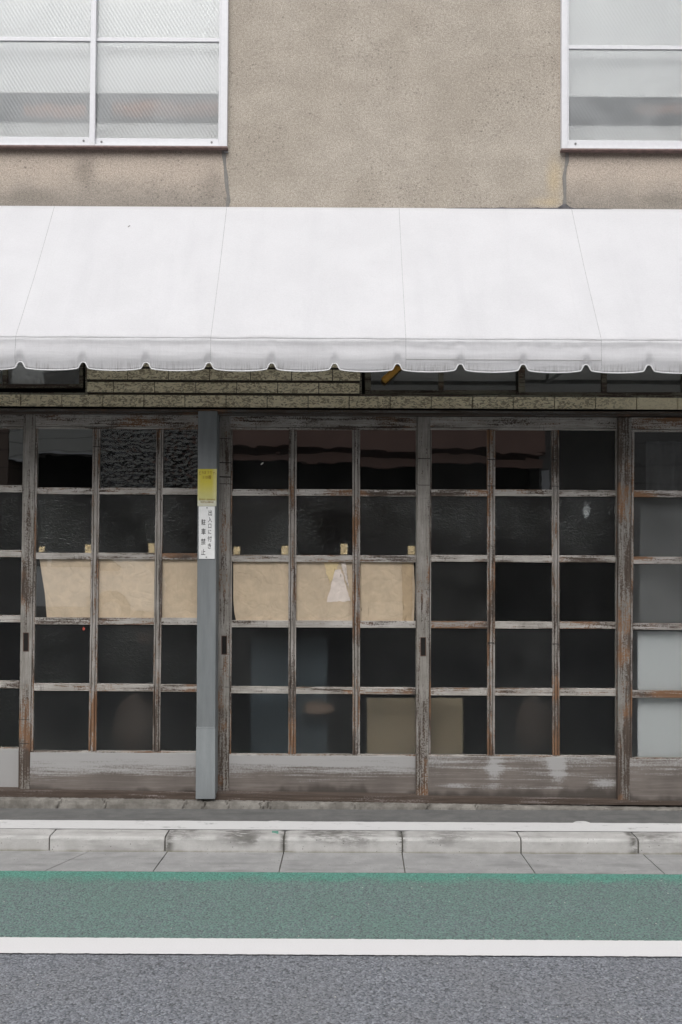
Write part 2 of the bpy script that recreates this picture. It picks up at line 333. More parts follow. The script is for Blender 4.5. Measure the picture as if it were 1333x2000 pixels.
def mat_conc(name, a, b, moss=None, streak=0.0, smudge=()):
    n = N(name, .9); f = n.noise(n.pos, 190, 4, .75); m = n.noise(n.vec(1, 1, 1), 11, 5, .6); l = n.noise(n.vec(3, 14, 14), 1, 5, .6)
    c = n.mix(n.step(m, .3, .7), a, b); c = n.mix(n.step(l, .5, .68, 0, .55), c, tuple(v*.62 for v in a)); c = n.mix(n.step(f, .3, .7, 0, .35), c, tuple(v*.75 for v in a))
    pit = n.m_('MULTIPLY', n.step(n.voro(n.pos, 45), .16, .10), n.step(m, .48, .56)); c = n.mix(n.m_('MULTIPLY', pit, .7), c, (.08, .075, .065))
    for (px, py, rx, ry, q) in smudge:
        p = P(px, py, -.65); k = n.m_('MULTIPLY', n.m_('MULTIPLY', n.spot(p.x, p.z, rx/383, ry*1.7/383, .3), min(1, q*1.4)), n.step(n.noise(n.vec(14, 40, 40), 1, 4, .7), .34, .56)); c = n.mix(k, c, (.11, .105, .095))
    if moss is not None:
        o = n.sep(); k = n.step(n.m_('ADD', o[2], n.m_('MULTIPLY', n.m_('SUBTRACT', m, .5), .02)), moss, moss-.022)
        c = n.mix(n.m_('MULTIPLY', k, .8), c, (.16, .15, .085))
    return n.fin(c, n.bump(n.m_('ADD', f, n.m_('MULTIPLY', m, 1.5)), .45, .003))
M['kerb'] = mat_conc('kerb_concrete', (.42, .41, .395), (.52, .51, .495), moss=.030, smudge=((360, 1636, 50, 8, .8), (470, 1640, 80, 16, .7), (640, 1642, 90, 9, .6), (880, 1638, 90, 14, .55), (1060, 1636, 50, 8, .6), (1290, 1640, 70, 10, .7), (325, 1655, 14, 26, .8), (553, 1655, 12, 26, .7), (787, 1655, 14, 28, .8), (1246, 1655, 14, 28, .8), (700, 1650, 90, 12, .45)))
M['gutter'] = mat_conc('gutter_concrete', (.27, .268, .265), (.345, .34, .335))
M['pave'] = mat_conc('dark_mortar_pavement', (.115, .115, .112), (.155, .152, .147))
M['sill'] = mat_conc('crumbling_sill_concrete', (.13, .12, .105), (.27, .255, .23))
M['joint'] = simple('dark_joint_mortar', (.12, .115, .10), .95, 60)

def mat_canvas():
    n = N('white_canvas', .72)
    o = n.sep(); zr = P(666, 662, -.66).z; zb = P(666, 727, -.66).z
    weave = n.noise(n.vec(1, 1, 1), 500, 2, .6); m = n.noise(n.vec(1, 1, 1), 4, 4); l = n.noise(n.vec(2, 30, 30), 1, 4)
    c = n.mix(n.step(m, .3, .7), (.74, .735, .755), (.78, .775, .795)); wv = n.noise(n.pos, 130, 4, .8); c = n.mix(n.step(wv, .35, .65), n.mix(1, c, (.945, .945, .945), 'MULTIPLY'), n.mix(1, c, (1.03, 1.03, 1.03), 'MULTIPLY')); vs_ = n.noise(n.vec(9, 1, 1.2), 1, 4, .6); c = n.mix(n.step(vs_, .5, .75, 0, .6), c, n.mix(1, c, (.93, .93, .935), 'MULTIPLY'))
    st = n.noise(n.vec(170, 10, 9), 1, 4, .7); bl = n.noise(n.vec(5, 5, 8), 1, 4)
    dirt = n.m_('MULTIPLY', n.m_('MULTIPLY', n.step(st, .44, .64), n.step(bl, .36, .58)), n.step(o[2], zb+.062, zb+.02, .12, 1))
    dirt = n.m_('MULTIPLY', dirt, n.step(o[2], zr+.004, zr-.02))
    c = n.mix(n.m_('MULTIPLY', dirt, .6), c, (.20, .19, .17))
    c = n.mix(n.m_('MULTIPLY', n.step(o[2], zr+.006, zr-.02), .08), c, (.52, .51, .51))  # valance shading put into the colour, slightly greyer below the rim
    d2 = n.m_('MULTIPLY', n.step(n.m_('ABSOLUTE', n.m_('SUBTRACT', o[2], zr+.004)), .022, .004), n.step(n.noise(n.vec(6, 1, 60), 1, 5, .7), .42, .7)); c = n.mix(n.m_('MULTIPLY', d2, .38), c, (.33, .32, .31))
    # thread marks each metre of cloth (the seams themselves are modelled)
    wr = n.noise(n.vec(2.2, 3, 26), 1, 3, .5, .6); h = n.m_('ADD', n.m_('MULTIPLY', weave, .06), n.m_('MULTIPLY', m, 1.2)); h = n.m_('ADD', h, n.m_('MULTIPLY', n.m_('MULTIPLY', wr, n.step(o[2], zr+.04, zr)), .5))
    nm = n.bump(h, .55, .012); n.fin(c, nm)
    tr = n.n('ShaderNodeBsdfTranslucent'); n.put(tr.inputs['Color'], (.8, .8, .78)); mx = n.n('ShaderNodeMixShader'); mx.inputs[0].default_value = .32
    n.t.links.new(n.b.outputs[0], mx.inputs[1]); n.t.links.new(tr.outputs[0], mx.inputs[2]); n.t.links.new(mx.outputs[0], n.out.inputs[0])
    return n.m
M['canvas'] = mat_canvas(); M['hem'] = simple('white_piping', (.72, .72, .72), .6, 60, .05); M['thread'] = simple('grey_seam_thread', (.50, .50, .50), .9, 200, .3)

# ---------------------------------------------------------------- mesh helper
class MB:
    def __init__(s): s.v, s.f, s.mi = [], [], []; s.keep = False
    def add(s, vs, fs, m=0):
        o = len(s.v); s.v += [tuple(p) for p in vs]; s.f += [tuple(i+o for i in f) for f in fs]; s.mi += [m]*len(fs); return s
    def box(s, a, b, m=0):
        x0, y0, z0 = a; x1, y1, z1 = b
        return s.add([(x0, y0, z0), (x1, y0, z0), (x1, y0, z1), (x0, y0, z1), (x0, y1, z0), (x1, y1, z0), (x1, y1, z1), (x0, y1, z1)],
                     [(0, 1, 2, 3), (5, 4, 7, 6), (1, 5, 6, 2), (4, 0, 3, 7), (3, 2, 6, 7), (4, 5, 1, 0)], m)
    def quad(s, px, yf, yb, m=0, taper=0):
        """prism whose front outline is four photo pixels TL TR BR BL on the plane y=yf, running back to y=yb"""
        f = [P(x, y, yf) for x, y in px]; b = [Vector((p.x, yb, p.z)) for p in f]
        if taper:
            c = sum(f, Vector())/4; f = [p + (c-p).normalized()*taper for p in f]
        return s.add(f+b, [(3, 2, 1, 0), (7, 4, 5, 6), (0, 1, 5, 4), (1, 2, 6, 5), (2, 3, 7, 6), (3, 0, 4, 7)], m)
    def rect(s, x0, y0, x1, y1, yf, yb, m=0): return s.quad(((x0, y0), (x1, y0), (x1, y1), (x0, y1)), yf, yb, m)
    def tube(s, pts, r, seg=8, m=0, cap=True):
        pts = [Vector(p) for p in pts]; rings = []; base = len(s.v)
        for i, p in enumerate(pts):
            t = (pts[min(i+1, len(pts)-1)]-pts[max(i-1, 0)]).normalized()
            u = t.cross(Vector((0, 1, 0.01))); u = u.normalized() if u.length > .01 else t.cross(Vector((1, 0, 0))).normalized(); w_ = t.cross(u)
            rr = r[i] if isinstance(r, (list, tuple)) else r
            for k in range(seg):
                a = 2*math.pi*k/seg; s.v.append(tuple(p+u*math.cos(a)*rr+w_*math.sin(a)*rr))
        n = len(pts)
        for i in range(n-1):
            for k in range(seg):
                s.f.append((base+i*seg+k, base+i*seg+(k+1) % seg, base+(i+1)*seg+(k+1) % seg, base+(i+1)*seg+k)); s.mi.append(m)
        if cap:
            s.f.append(tuple(base+k for k in reversed(range(seg)))); s.mi.append(m)
            s.f.append(tuple(base+(n-1)*seg+k for k in range(seg))); s.mi.append(m)
        return s
    def grid(s, fn, nu, nv, m=0):
        base = len(s.v)
        for j in range(nv+1):
            for i in range(nu+1): s.v.append(tuple(fn(i/nu, j/nv)))
        for j in range(nv):
            for i in range(nu):
                a = base+j*(nu+1)+i; s.f.append((a, a+1, a+nu+2, a+nu+1)); s.mi.append(m)
        return s
    def build(s, name, mats, parent=None, smooth=False, bevel=0, label=None, kind=None, cat=None, group=None):
        me = bpy.data.meshes.new(name)
        xs = [p[0] for p in s.v]; ys = [p[1] for p in s.v]; zs = [p[2] for p in s.v]
        o = Vector(((min(xs)+max(xs))/2, (min(ys)+max(ys))/2, min(zs)))
        me.from_pydata([(p[0]-o.x, p[1]-o.y, p[2]-o.z) for p in s.v], [], s.f)
        if not isinstance(mats, (list, tuple)): mats = [mats]
        for mm in mats: me.materials.append(M[mm] if isinstance(mm, str) else mm)
        for p, i in zip(me.polygons, s.mi): p.material_index = i; p.use_smooth = smooth
        bm = bmesh.new(); bm.from_mesh(me)
        if not s.keep: bmesh.ops.recalc_face_normals(bm, faces=bm.faces); 
        bm.to_mesh(me); bm.free()
        ob = bpy.data.objects.new(name, me); COL.objects.link(ob)
        ob['_o'] = list(o); W[ob.name] = o
        if parent is not None: ob.parent = parent; ob.location = o - W[parent.name]
        else: ob.location = o
        del ob['_o']
        if bevel:
            b = ob.modifiers.new('bevel', 'BEVEL'); b.width = bevel; b.segments = 2; b.limit_method = 'ANGLE'
        return tag(ob, label, cat, group, kind)
W = {}
def tag(o, label=None, cat=None, group=None, kind=None):
    for k, v in (('label', label), ('category', cat), ('group', group), ('kind', kind)):
        if v: o[k] = v
    return o
def thing(name, loc, label, cat, group=None):
    e = bpy.data.objects.new(name, None); e.empty_display_size = .1; COL.objects.link(e); e.location = loc; W[e.name] = Vector(loc)
    return tag(e, label, cat, group)
def fbm(x, y=0, z=0, s=1, o=3):
    return mnoise.fractal(Vector((x*s, y*s, z*s)), .8, 2.0, o)

# ---------------------------------------------------------------- ground
ZP = .092
def sheet(name, y0, y1, z, mat, kind='structure', x0=-70, x1=70, thick=0, nx=0, jit=0, cat=None, label=None):
    mb = MB()
    if nx:
        def fn(u, v):
            x = x0+(x1-x0)*u; yy = y0+(y1-y0)*v
            if v in (0, 1): yy += jit*(fbm(x, v*9, 0, 30, 3)+.5*fbm(x, v*5, 3, 110, 2))
            return (x, yy, z)
        mb.grid(fn, nx, 1)
    else: mb.add([(x0, y0, z), (x1, y0, z), (x1, y1, z), (x0, y1, z)], [(0, 1, 2, 3)])
    return mb.build(name, mat, kind=kind)
yk = PZ(666, 1672, 0).y        # kerb foot
sheet('ground', -90, 60, -.012, 'asphalt', x0=-90, x1=90)
sheet('road', -13.2, YW+.05, .0, 'asphalt')
sheet('cycle_lane', YW-.06, YG+.0, .004, 'green', x0=-12, x1=12, nx=2400, jit=.004)
sheet('lane_line', PZ(666, 1868, 0).y, PZ(666, 1837, 0).y, .0065, 'line', x0=-12, x1=12, nx=3000, jit=.0035)
# gutter: cast slabs with skewed joints
gx = [97, 322, 553, 786.5, 1019, 1252]
gj = [((170, 1676), (85, 1705)), ((322, 1676), (298, 1705)), ((553, 1675), (545, 1706)), ((787, 1674), (792, 1707)), ((1021, 1674), (1046, 1707)), ((1259, 1673), (1298, 1707))]
def gutter():
    mb = MB()
    cuts = [(PZ(*a, .012), PZ(*b, .004)) for a, b in gj]
    dx = cuts[3][0].x-cuts[2][0].x
    L = [(-12.0, -12.0)]+[(cuts[0][0].x-dx*k, cuts[0][1].x-dx*k) for k in (4, 3, 2, 1)]+[(a.x, b.x) for a, b in cuts]+[(cuts[-1][0].x+dx*k, cuts[-1][1].x+dx*k) for k in (1, 2, 3, 4)]+[(12.0, 12.0)]
    g = .003
    for (a0, b0), (a1, b1) in zip(L, L[1:]):
        mb.add([(b0+g, YG, .006), (b1-g, YG, .006), (a1-g, yk+.03, .016), (a0+g, yk+.03, .016), (b0+g, YG, -.01), (b1-g, YG, -.01), (a1-g, yk+.03, -.01), (a0+g, yk+.03, -.01)],
               [(0, 1, 2, 3), (0, 4, 5, 1), (1, 5, 6, 2), (3, 7, 4, 0)])
    mb.build('gutter', 'gutter', kind='structure')
    MB().box((-12, YG+.002, -.005), (12, yk+.02, .0025)).build('gutter_joint', 'joint', kind='structure')
gutter()
# kerb blocks
yback = PZ(666, 1622, ZP).y; yfront = PZ(666, 1640, ZP-.012).y
def kerb():
    mb = MB(); ks = [(97, 1645), (323, 1645), (555, 1645), (786.5, 1645), (1018, 1645), (1247, 1645)]
    xs = [P(x, y, yfront).x for x, y in ks]; dx = (xs[-1]-xs[0])/5
    xs = [-12.0]+[xs[0]-dx*k for k in range(8, 0, -1)]+xs+[xs[-1]+dx*k for k in range(1, 9)]+[12.0]
    prof = [(yk, 0.0), (yk+.004, .012), (yfront-.006, ZP-.016), (yfront-.003, ZP-.008), (yfront+.003, ZP-.003), (yfront+.010, ZP-.0005), (yfront+.018, ZP), (yback, ZP), (yback, -.01)]
    g = .004
    for i, (a, b) in enumerate(zip(xs, xs[1:])):
        if b-a < .02: continue
        rnd = random.Random(i); dz = rnd.uniform(-.001, .001); dy = rnd.uniform(-.003, .003); n = max(2, int((b-a)/.05)); m = len(prof); base = len(mb.v)
        for k in range(n+1):
            e = min(k, n-k); sh = .004 if e == 0 else 0
            for q, (y, z) in enumerate(prof):
                x = a+g+(b-a-2*g)*k/n
                wob = .0018*fbm(x, q*.6, i, 14)
                mb.v.append((x, y+dy*(0 if q == m-1 else 1)+(sh if q < 5 else 0)+wob, z+dz-(sh*.7 if 2 < q < m-1 else 0)))
        for k in range(n):
            for q in range(m-1):
                A = base+k*m+q; mb.f.append((A, A+m, A+m+1, A+1)); mb.mi.append(0)
        mb.f.append(tuple(base+q for q in range(m))); mb.mi.append(0); mb.f.append(tuple(base+n*m+q for q in reversed(range(m)))); mb.mi.append(0)
    mb.build('kerb', 'kerb', kind='structure')
    MB().box((-12, yk+.018, -.01), (12, yback-.001, ZP-.012)).build('kerb_joint', 'joint', kind='structure')
kerb()
MB().box((-12, yback, -.01), (12, .12, ZP-.004)).build('pavement', 'pave', kind='structure')
# worn white paint along the kerb back with the two flakes seen on it
def edgeline():
    mb = MB(); y0 = yback+.006; y1 = PZ(666, 1605, ZP).y
    blobs = [(PZ(537, 1603, ZP).x, .035, .012), (PZ(1128, 1597, ZP).x, .045, .034)]
    def fn(u, v):
        x = -12+24*u; y = y0+(y1-y0)*v
        if v == 1:
            y += .004*fbm(x, 2, 0, 9, 4)
            for bx, bw, bh in blobs:
                t = abs(x-bx)/bw
                if t < 1: y += bh*(1-t**4)
        return (x, y, ZP+(.001 if v else .0005))
    mb.grid(fn, 2400, 1); mb.build('kerb_line', 'edge_paint', kind='structure')
edgeline()
_p = PZ(536, 1630, ZP)
MB().grid(lambda u, v: (_p.x-.016+.034*u+.004*v, yback-.02-.050*v-.012*u*v, ZP+.002-(.006*v*v)), 4, 4).build('paint_fleck', simple('green_paint_fleck', (.10, .24, .19), .8), kind='structure')

# ---------------------------------------------------------------- the shop building
bld = thing('shop_building', (0, .3, 0), 'old two storey shopfront with beige stucco above a row of peeling glazed sliding doors', 'building')
XL, XR = -6.5, 6.5
zA = P(666, 600).z; zTile = P(666, 797).z; zTop = P(666, -500).z
wl0, wl1 = P(-420, 100).x, P(443, 200).x; wr0, wr1 = P(1099, 200).x, P(1960, 100).x
zs_l = P(200, 291).z; zs_r = P(1200, 297).z; zwt = P(666, -330).z
mb = MB(); T = .14
def wbox(x0, x1, z0, z1): mb.box((x0, 0, z0), (x1, T, z1))
wbox(XL, wl0, zA, zTop); wbox(wl1-.012, wr0+.012, zA, zTop); wbox(wr1, XR, zA, zTop)
wbox(wl0, wl1-.012, zA, zs_l+.01); wbox(wl0, wl1-.012, zwt, zTop); wbox(wr0+.012, wr1, zA, zs_r+.01); wbox(wr0+.012, wr1, zwt, zTop)
mb.build('upper_wall', 'stucco', bld)
MB().box((XL, 0, -.01), (P(-352, 1200).x, T, zA)).build('side_wall', 'stucco', bld); MB().box((P(1600, 1200).x, 0, -.01), (XR, T, zA)).build('side_wall', 'stucco', bld)
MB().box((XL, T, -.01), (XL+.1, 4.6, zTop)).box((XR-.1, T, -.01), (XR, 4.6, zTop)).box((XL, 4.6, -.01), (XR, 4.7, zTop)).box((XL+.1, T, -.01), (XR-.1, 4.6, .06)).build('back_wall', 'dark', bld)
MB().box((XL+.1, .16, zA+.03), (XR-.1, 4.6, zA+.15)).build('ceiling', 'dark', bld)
MB().box((XL-.15, -.2, zTop), (XR+.15, 4.9, zTop+.15)).build('roof', 'slate_cloth', bld)
# sealed cracks
def crack(pts, wd, name='wall_sealant', label=None):
    mb = MB(); n = len(pts); L_, R_ = [], []
    for i, (x, y) in enumerate(pts):
        w_ = wd*(1+.25*math.sin(i*2.3)); L_.append(P(x-w_, y, -.003)); R_.append(P(x+w_, y, -.003))
    vs = []
    for a, b in zip(L_, R_): vs += [a, b, (b.x, .002, b.z), (a.x, .002, a.z)]
    fs = []
    for i in range(n-1):
        o = i*4; q = o+4
        fs += [(o, o+1, q+1, q), (o+1, o+2, q+2, q+1), (o+3, o, q, q+3)]
    mb.add(vs, fs); mb.build(name, 'sealant', bld, label=label)
crack([(437, 292), (438, 305), (440, 325), (442, 345), (443.5, 365), (446, 380), (446.5, 392), (444.5, 401), (444, 410)], 3.4)
crack([(1108.5, 297), (1108, 315), (1105, 330), (1102.5, 345), (1103.5, 365), (1104, 385), (1103, 398), (1103, 412)], 3.2)
def ragged_seal():
    mb = MB(); top = []
    for i in range(61):
        u = i/60; x = 868+(1200-868)*u
        h = 3.2*math.sin(math.pi*u)**.4*(.55+.6*abs(fbm(u*9, 3, 1, 1.7)))+ (9*math.exp(-((x-1103)/9)**2))
        top.append((x, h))
    vs = []; 
    for x, h in top:
        base = 408.5+(x-1100)*.006
        vs += [P(x, base-h, -.006), P(x, base+4, -.006), (P(x, base-h, -.006).x, .002, P(x, base-h).z)]
    fs = []
    for i in range(60):
        o = i*3; q = o+3; fs += [(o, q, q+1, o+1), (o, o+2, q+2, q)]
    mb.add(vs, fs); mb.build('wall_sealant', simple('dark_tar_sealant', (.10, .095, .10), .8, 40, .5), bld, label='ragged dark sealant where the awning meets the wall')
ragged_seal()

# split face tiles
def tiles():
    back = MB(); rows = []
    x_l, x_r = P(171, 750).x, P(704, 750).x
    xe0, xe1 = P(-352, 780).x, P(1600, 780).x
    zc0, zc1 = P(666, 797).z, P(666, 774).z
    back.box((xe0, .004, zTile), (xe1, T, P(666, 771.5).z)); back.box((x_l, .004, P(666, 771.5).z), (x_r, T, zA))
    back.build('tile_mortar', 'grout', bld)
    mb = MB(); pw = 80.3/339.3; hh = zc1-zc0
    pitch = (P(666, 745.5).z - P(666, 771).z)
    def row(z0, z1, xa, xb, off):
        x = off-40*pw
        while x < xb:
            a, b = max(x+.0022, xa), min(x+pw-.0022, xb)
            if b-a > .01:
                r_ = random.Random(int(x*1000)+int(z0*999)); j = r_.uniform(-.0015, .0015)
                mb.box((a, -.012+j, z0), (b, .0035, z1))
            x += pw
    row(zc0, zc1, xe0, xe1, P(122, 785).x)
    row(P(666, 768.5).z, P(666, 749).z, x_l, x_r, P(223, 760).x)
    row(P(666, 743.5).z, P(666, 723).z, x_l, x_r, P(250, 735).x)
    z = P(666, 718.5).z
    for k in range(5):
        row(z, z+hh, x_l, x_r, P(223 if k % 2 == 0 else 250, 735).x); z += pitch
    mb.build('wall_tile', 'tile', bld, bevel=.0015)
tiles()
# lintel and door head
MB().quad(((-352, 796), (1600, 805), (1600, 809), (-352, 800)), -.022, .10).quad(((-352, 800.5), (1600, 809.5), (1600, 815), (-352, 806)), .008, .14).build('door_head', 'lintel', bld, bevel=.003)
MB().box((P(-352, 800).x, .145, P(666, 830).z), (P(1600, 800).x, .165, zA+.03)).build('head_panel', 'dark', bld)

# transom windows under the awning
zt = P(666, 640).z
def transom(name, x0, x1, yb, sashes, label, mats=('old_frame',)):
    """x0..x1 outer, yb bottom pixel; sashes = [(xa, xb, [muntins], ysill)]"""
    mb = MB()
    mb.quad(((x0, 640), (x0+4, 640), (x0+4, yb), (x0, yb)), -.010, .13); mb.quad(((x1-4, 640), (x1, 640), (x1, yb+(x1-x0)*.004), (x1-4, yb)), -.010, .13)
    mb.quad(((x0+4, yb-4), (x1-4, yb-4+(x1-x0)*.004), (x1-4, yb+(x1-x0)*.004), (x0+4, yb)), -.012, .13)
    fr = mb.build('transom_window', 'old_frame', bld, label=label)
    for (xa, xb, mun, ys, th, yy) in sashes:
        s = MB(); h = 8
        s.quad(((xa, 640), (xa+th, 640), (xa+th, ys), (xa, ys)), yy, yy+.03); s.quad(((xb-th, 640), (xb, 640), (xb, ys), (xb-th, ys)), yy, yy+.03)
        s.quad(((xa+th, ys-h), (xb-th, ys-h), (xb-th, ys), (xa+th, ys)), yy+.001, yy+.03)
        for m_ in mun: s.quad(((m_-5, 640), (m_+5, 640), (m_+5, ys-h), (m_-5, ys-h)), yy+.002, yy+.028)
        s.build('sash', 'old_frame', fr, bevel=.002)
        ed = [xa+th]+[v for m_ in mun for v in (m_-5, m_+5)]+[xb-th]
        for k in range(0, len(ed), 2):
            MB().quad(((ed[k], 640), (ed[k+1], 640), (ed[k+1], ys-h), (ed[k], ys-h)), yy+.014, yy+.018).build('pane', 'g_cobble' if x0 < 0 else 'g_clear', fr)
transom('transom_window', -352, 171, 769, [(-150, 163, [10], 758, 8, .05), (-345, -152, [], 758, 8, .02)], 'small dark transom window with dimpled glass beside the tiles')
transom('transom_window', 703, 1600, 774, [(713, 1026, [862], 770, 12, .055), (1014, 1345, [1181], 774, 12, .015), (1347, 1592, [], 774, 10, .03)], 'wide dark transom window of two sashes below the awning')

# upper white windows
def upper_window(L, sidex, label):
    y0 = -.035
    if L:
        z = [( -420, 272+620*-.0), ]
    zs = zs_l if L else zs_r; xa, xb = (wl0, P(444.5, 200, y0).x) if L else (P(1097.5, 200, y0).x, wr1)
    zb = zs+.004; fw = .042 if L else .032
    fr = MB()
    fr.box((xa, y0, zb), (xa+fw, .10, zwt)).box((xb-fw, y0, zb), (xb, .10, zwt)).box((xa+fw, y0+.002, zwt-.05), (xb-fw, .10, zwt)).box((xa+fw, y0+.004, zb), (xb-fw, .10, zb+.014))
    f = fr.build('window', 'white_metal', bld, bevel=.003, label=label)
    MB().box((xa-.003, y0-.010, zb-.009), (xb+.003, .02, zb-.001)).build('sill', 'sill_red', f)
    if L: mun = [P(182, 200, -.02).x, P(182, 200, -.02).x-.79]
    else: mun = [P(1365, 200, -.02).x, P(1365, 200, -.02).x+.79]
    edges = sorted([xa+fw, xb-fw]+[m_ for m_ in mun if xa < m_ < xb])
    for i, (a, b) in enumerate(zip(edges, edges[1:])):
        back = (i % 2 == (1 if L else 0)); ys = y0+.010 + (.0 if back else .014)
        wside = .012
        s = MB(); brz = zb+.014; bh = .042
        s.box((a, ys, brz), (a+wside, ys+.02, zwt-.05)).box((b-wside, ys, brz), (b, ys+.02, zwt-.05)).box((a+wside, ys+.001, brz), (b-wside, ys+.02, brz+bh)).box((a+wside, ys+.001, zwt-.08), (b-wside, ys+.02, zwt-.05))
        midz = P(300, 77, ys).z if L else P(1220, 92, ys).z
        s.box((a+wside, ys-.001, midz-.012), (b-wside, ys+.02, midz+.010))
        midz2 = midz+1.0
        if midz2 < zwt-.1: s.box((a+wside, ys-.001, midz2-.012), (b-wside, ys+.02, midz2+.010))
        sa = s.build('sash', 'white_metal', f, bevel=.002)
        for q in (a+.05, b-.05): MB().tube([(q, ys-.003, brz+.02), (q, ys+.004, brz+.02)], .006, 10).build('screw', 'screw', f)
        for (z0, z1) in ((brz+bh, midz-.012), (midz+.010, min(midz2-.012, zwt-.08))):
            MB().box((a+wside, ys+.008, z0), (b-wside, ys+.012, z1)).build('pane', 'g_wire', f)
    for m_ in mun:
        if xa < m_ < xb: MB().box((m_-.016, y0+.001, zb+.001), (m_+.016, y0+.030, zwt-.05)).build('meeting_stile', 'white_metal', f, bevel=.003)
upper_window(True, 0, 'white aluminium window with grey figured glass at the upper left')
upper_window(False, 0, 'white aluminium window with grey figured glass at the upper right')
MB().box((wl1-.01, -.012, zs_l-.02), (wl1+.012, .01, zs_l-.012)).build('sill_lip', 'steel', bld)
# what shows blurred through the upper panes
zbl = P(666, 184, .05).z; zbr = P(1220, 189, .05).z
blind = MB().box((wl0+.03, .05, zbl), (wl1-.03, .056, zwt)); blind.build('roller_blind', 'white_curtain', label='white blind half drawn behind the upper left window', cat='blind', group='blinds behind the upper windows')
MB().box((wr0+.03, .05, zbr), (wr1-.03, .056, zwt)).build('roller_blind', 'white_curtain', label='white blind half drawn behind the upper right window', cat='blind', group='blinds behind the upper windows')
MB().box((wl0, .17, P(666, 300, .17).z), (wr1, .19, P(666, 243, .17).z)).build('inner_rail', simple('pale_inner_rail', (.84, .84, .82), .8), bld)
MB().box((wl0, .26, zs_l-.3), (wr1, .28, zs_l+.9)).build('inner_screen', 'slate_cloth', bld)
def bolster(x0, x1, z, r, label, mat='rust_cloth'):
    pts = [(x0+(x1-x0)*i/12, .15+.01*math.sin(i), z+.004*math.sin(i*1.7)) for i in range(13)]
    rr = [r*(.8+.2*math.sin(math.pi*(i+.7)/13.4)) for i in range(13)]
    MB().tube(pts, rr, 12).build('cloth_roll', mat, smooth=True, label=label, cat='cloth')
bolster(P(215, 203, .085).x, P(430, 203, .085).x, P(320, 203, .085).z, .05, 'rust red bundle blurred behind the upper left window, near its right end')
bolster(P(40, 203, .085).x, P(165, 203, .085).x, P(100, 207, .085).z, .04, 'faint rust bundle behind the second pane of the upper left window')
bolster(P(1240, 215, .16).x, P(1420, 215, .16).x, P(1300, 213, .16).z, .036, 'faint reddish bundle blurred behind the upper right window')

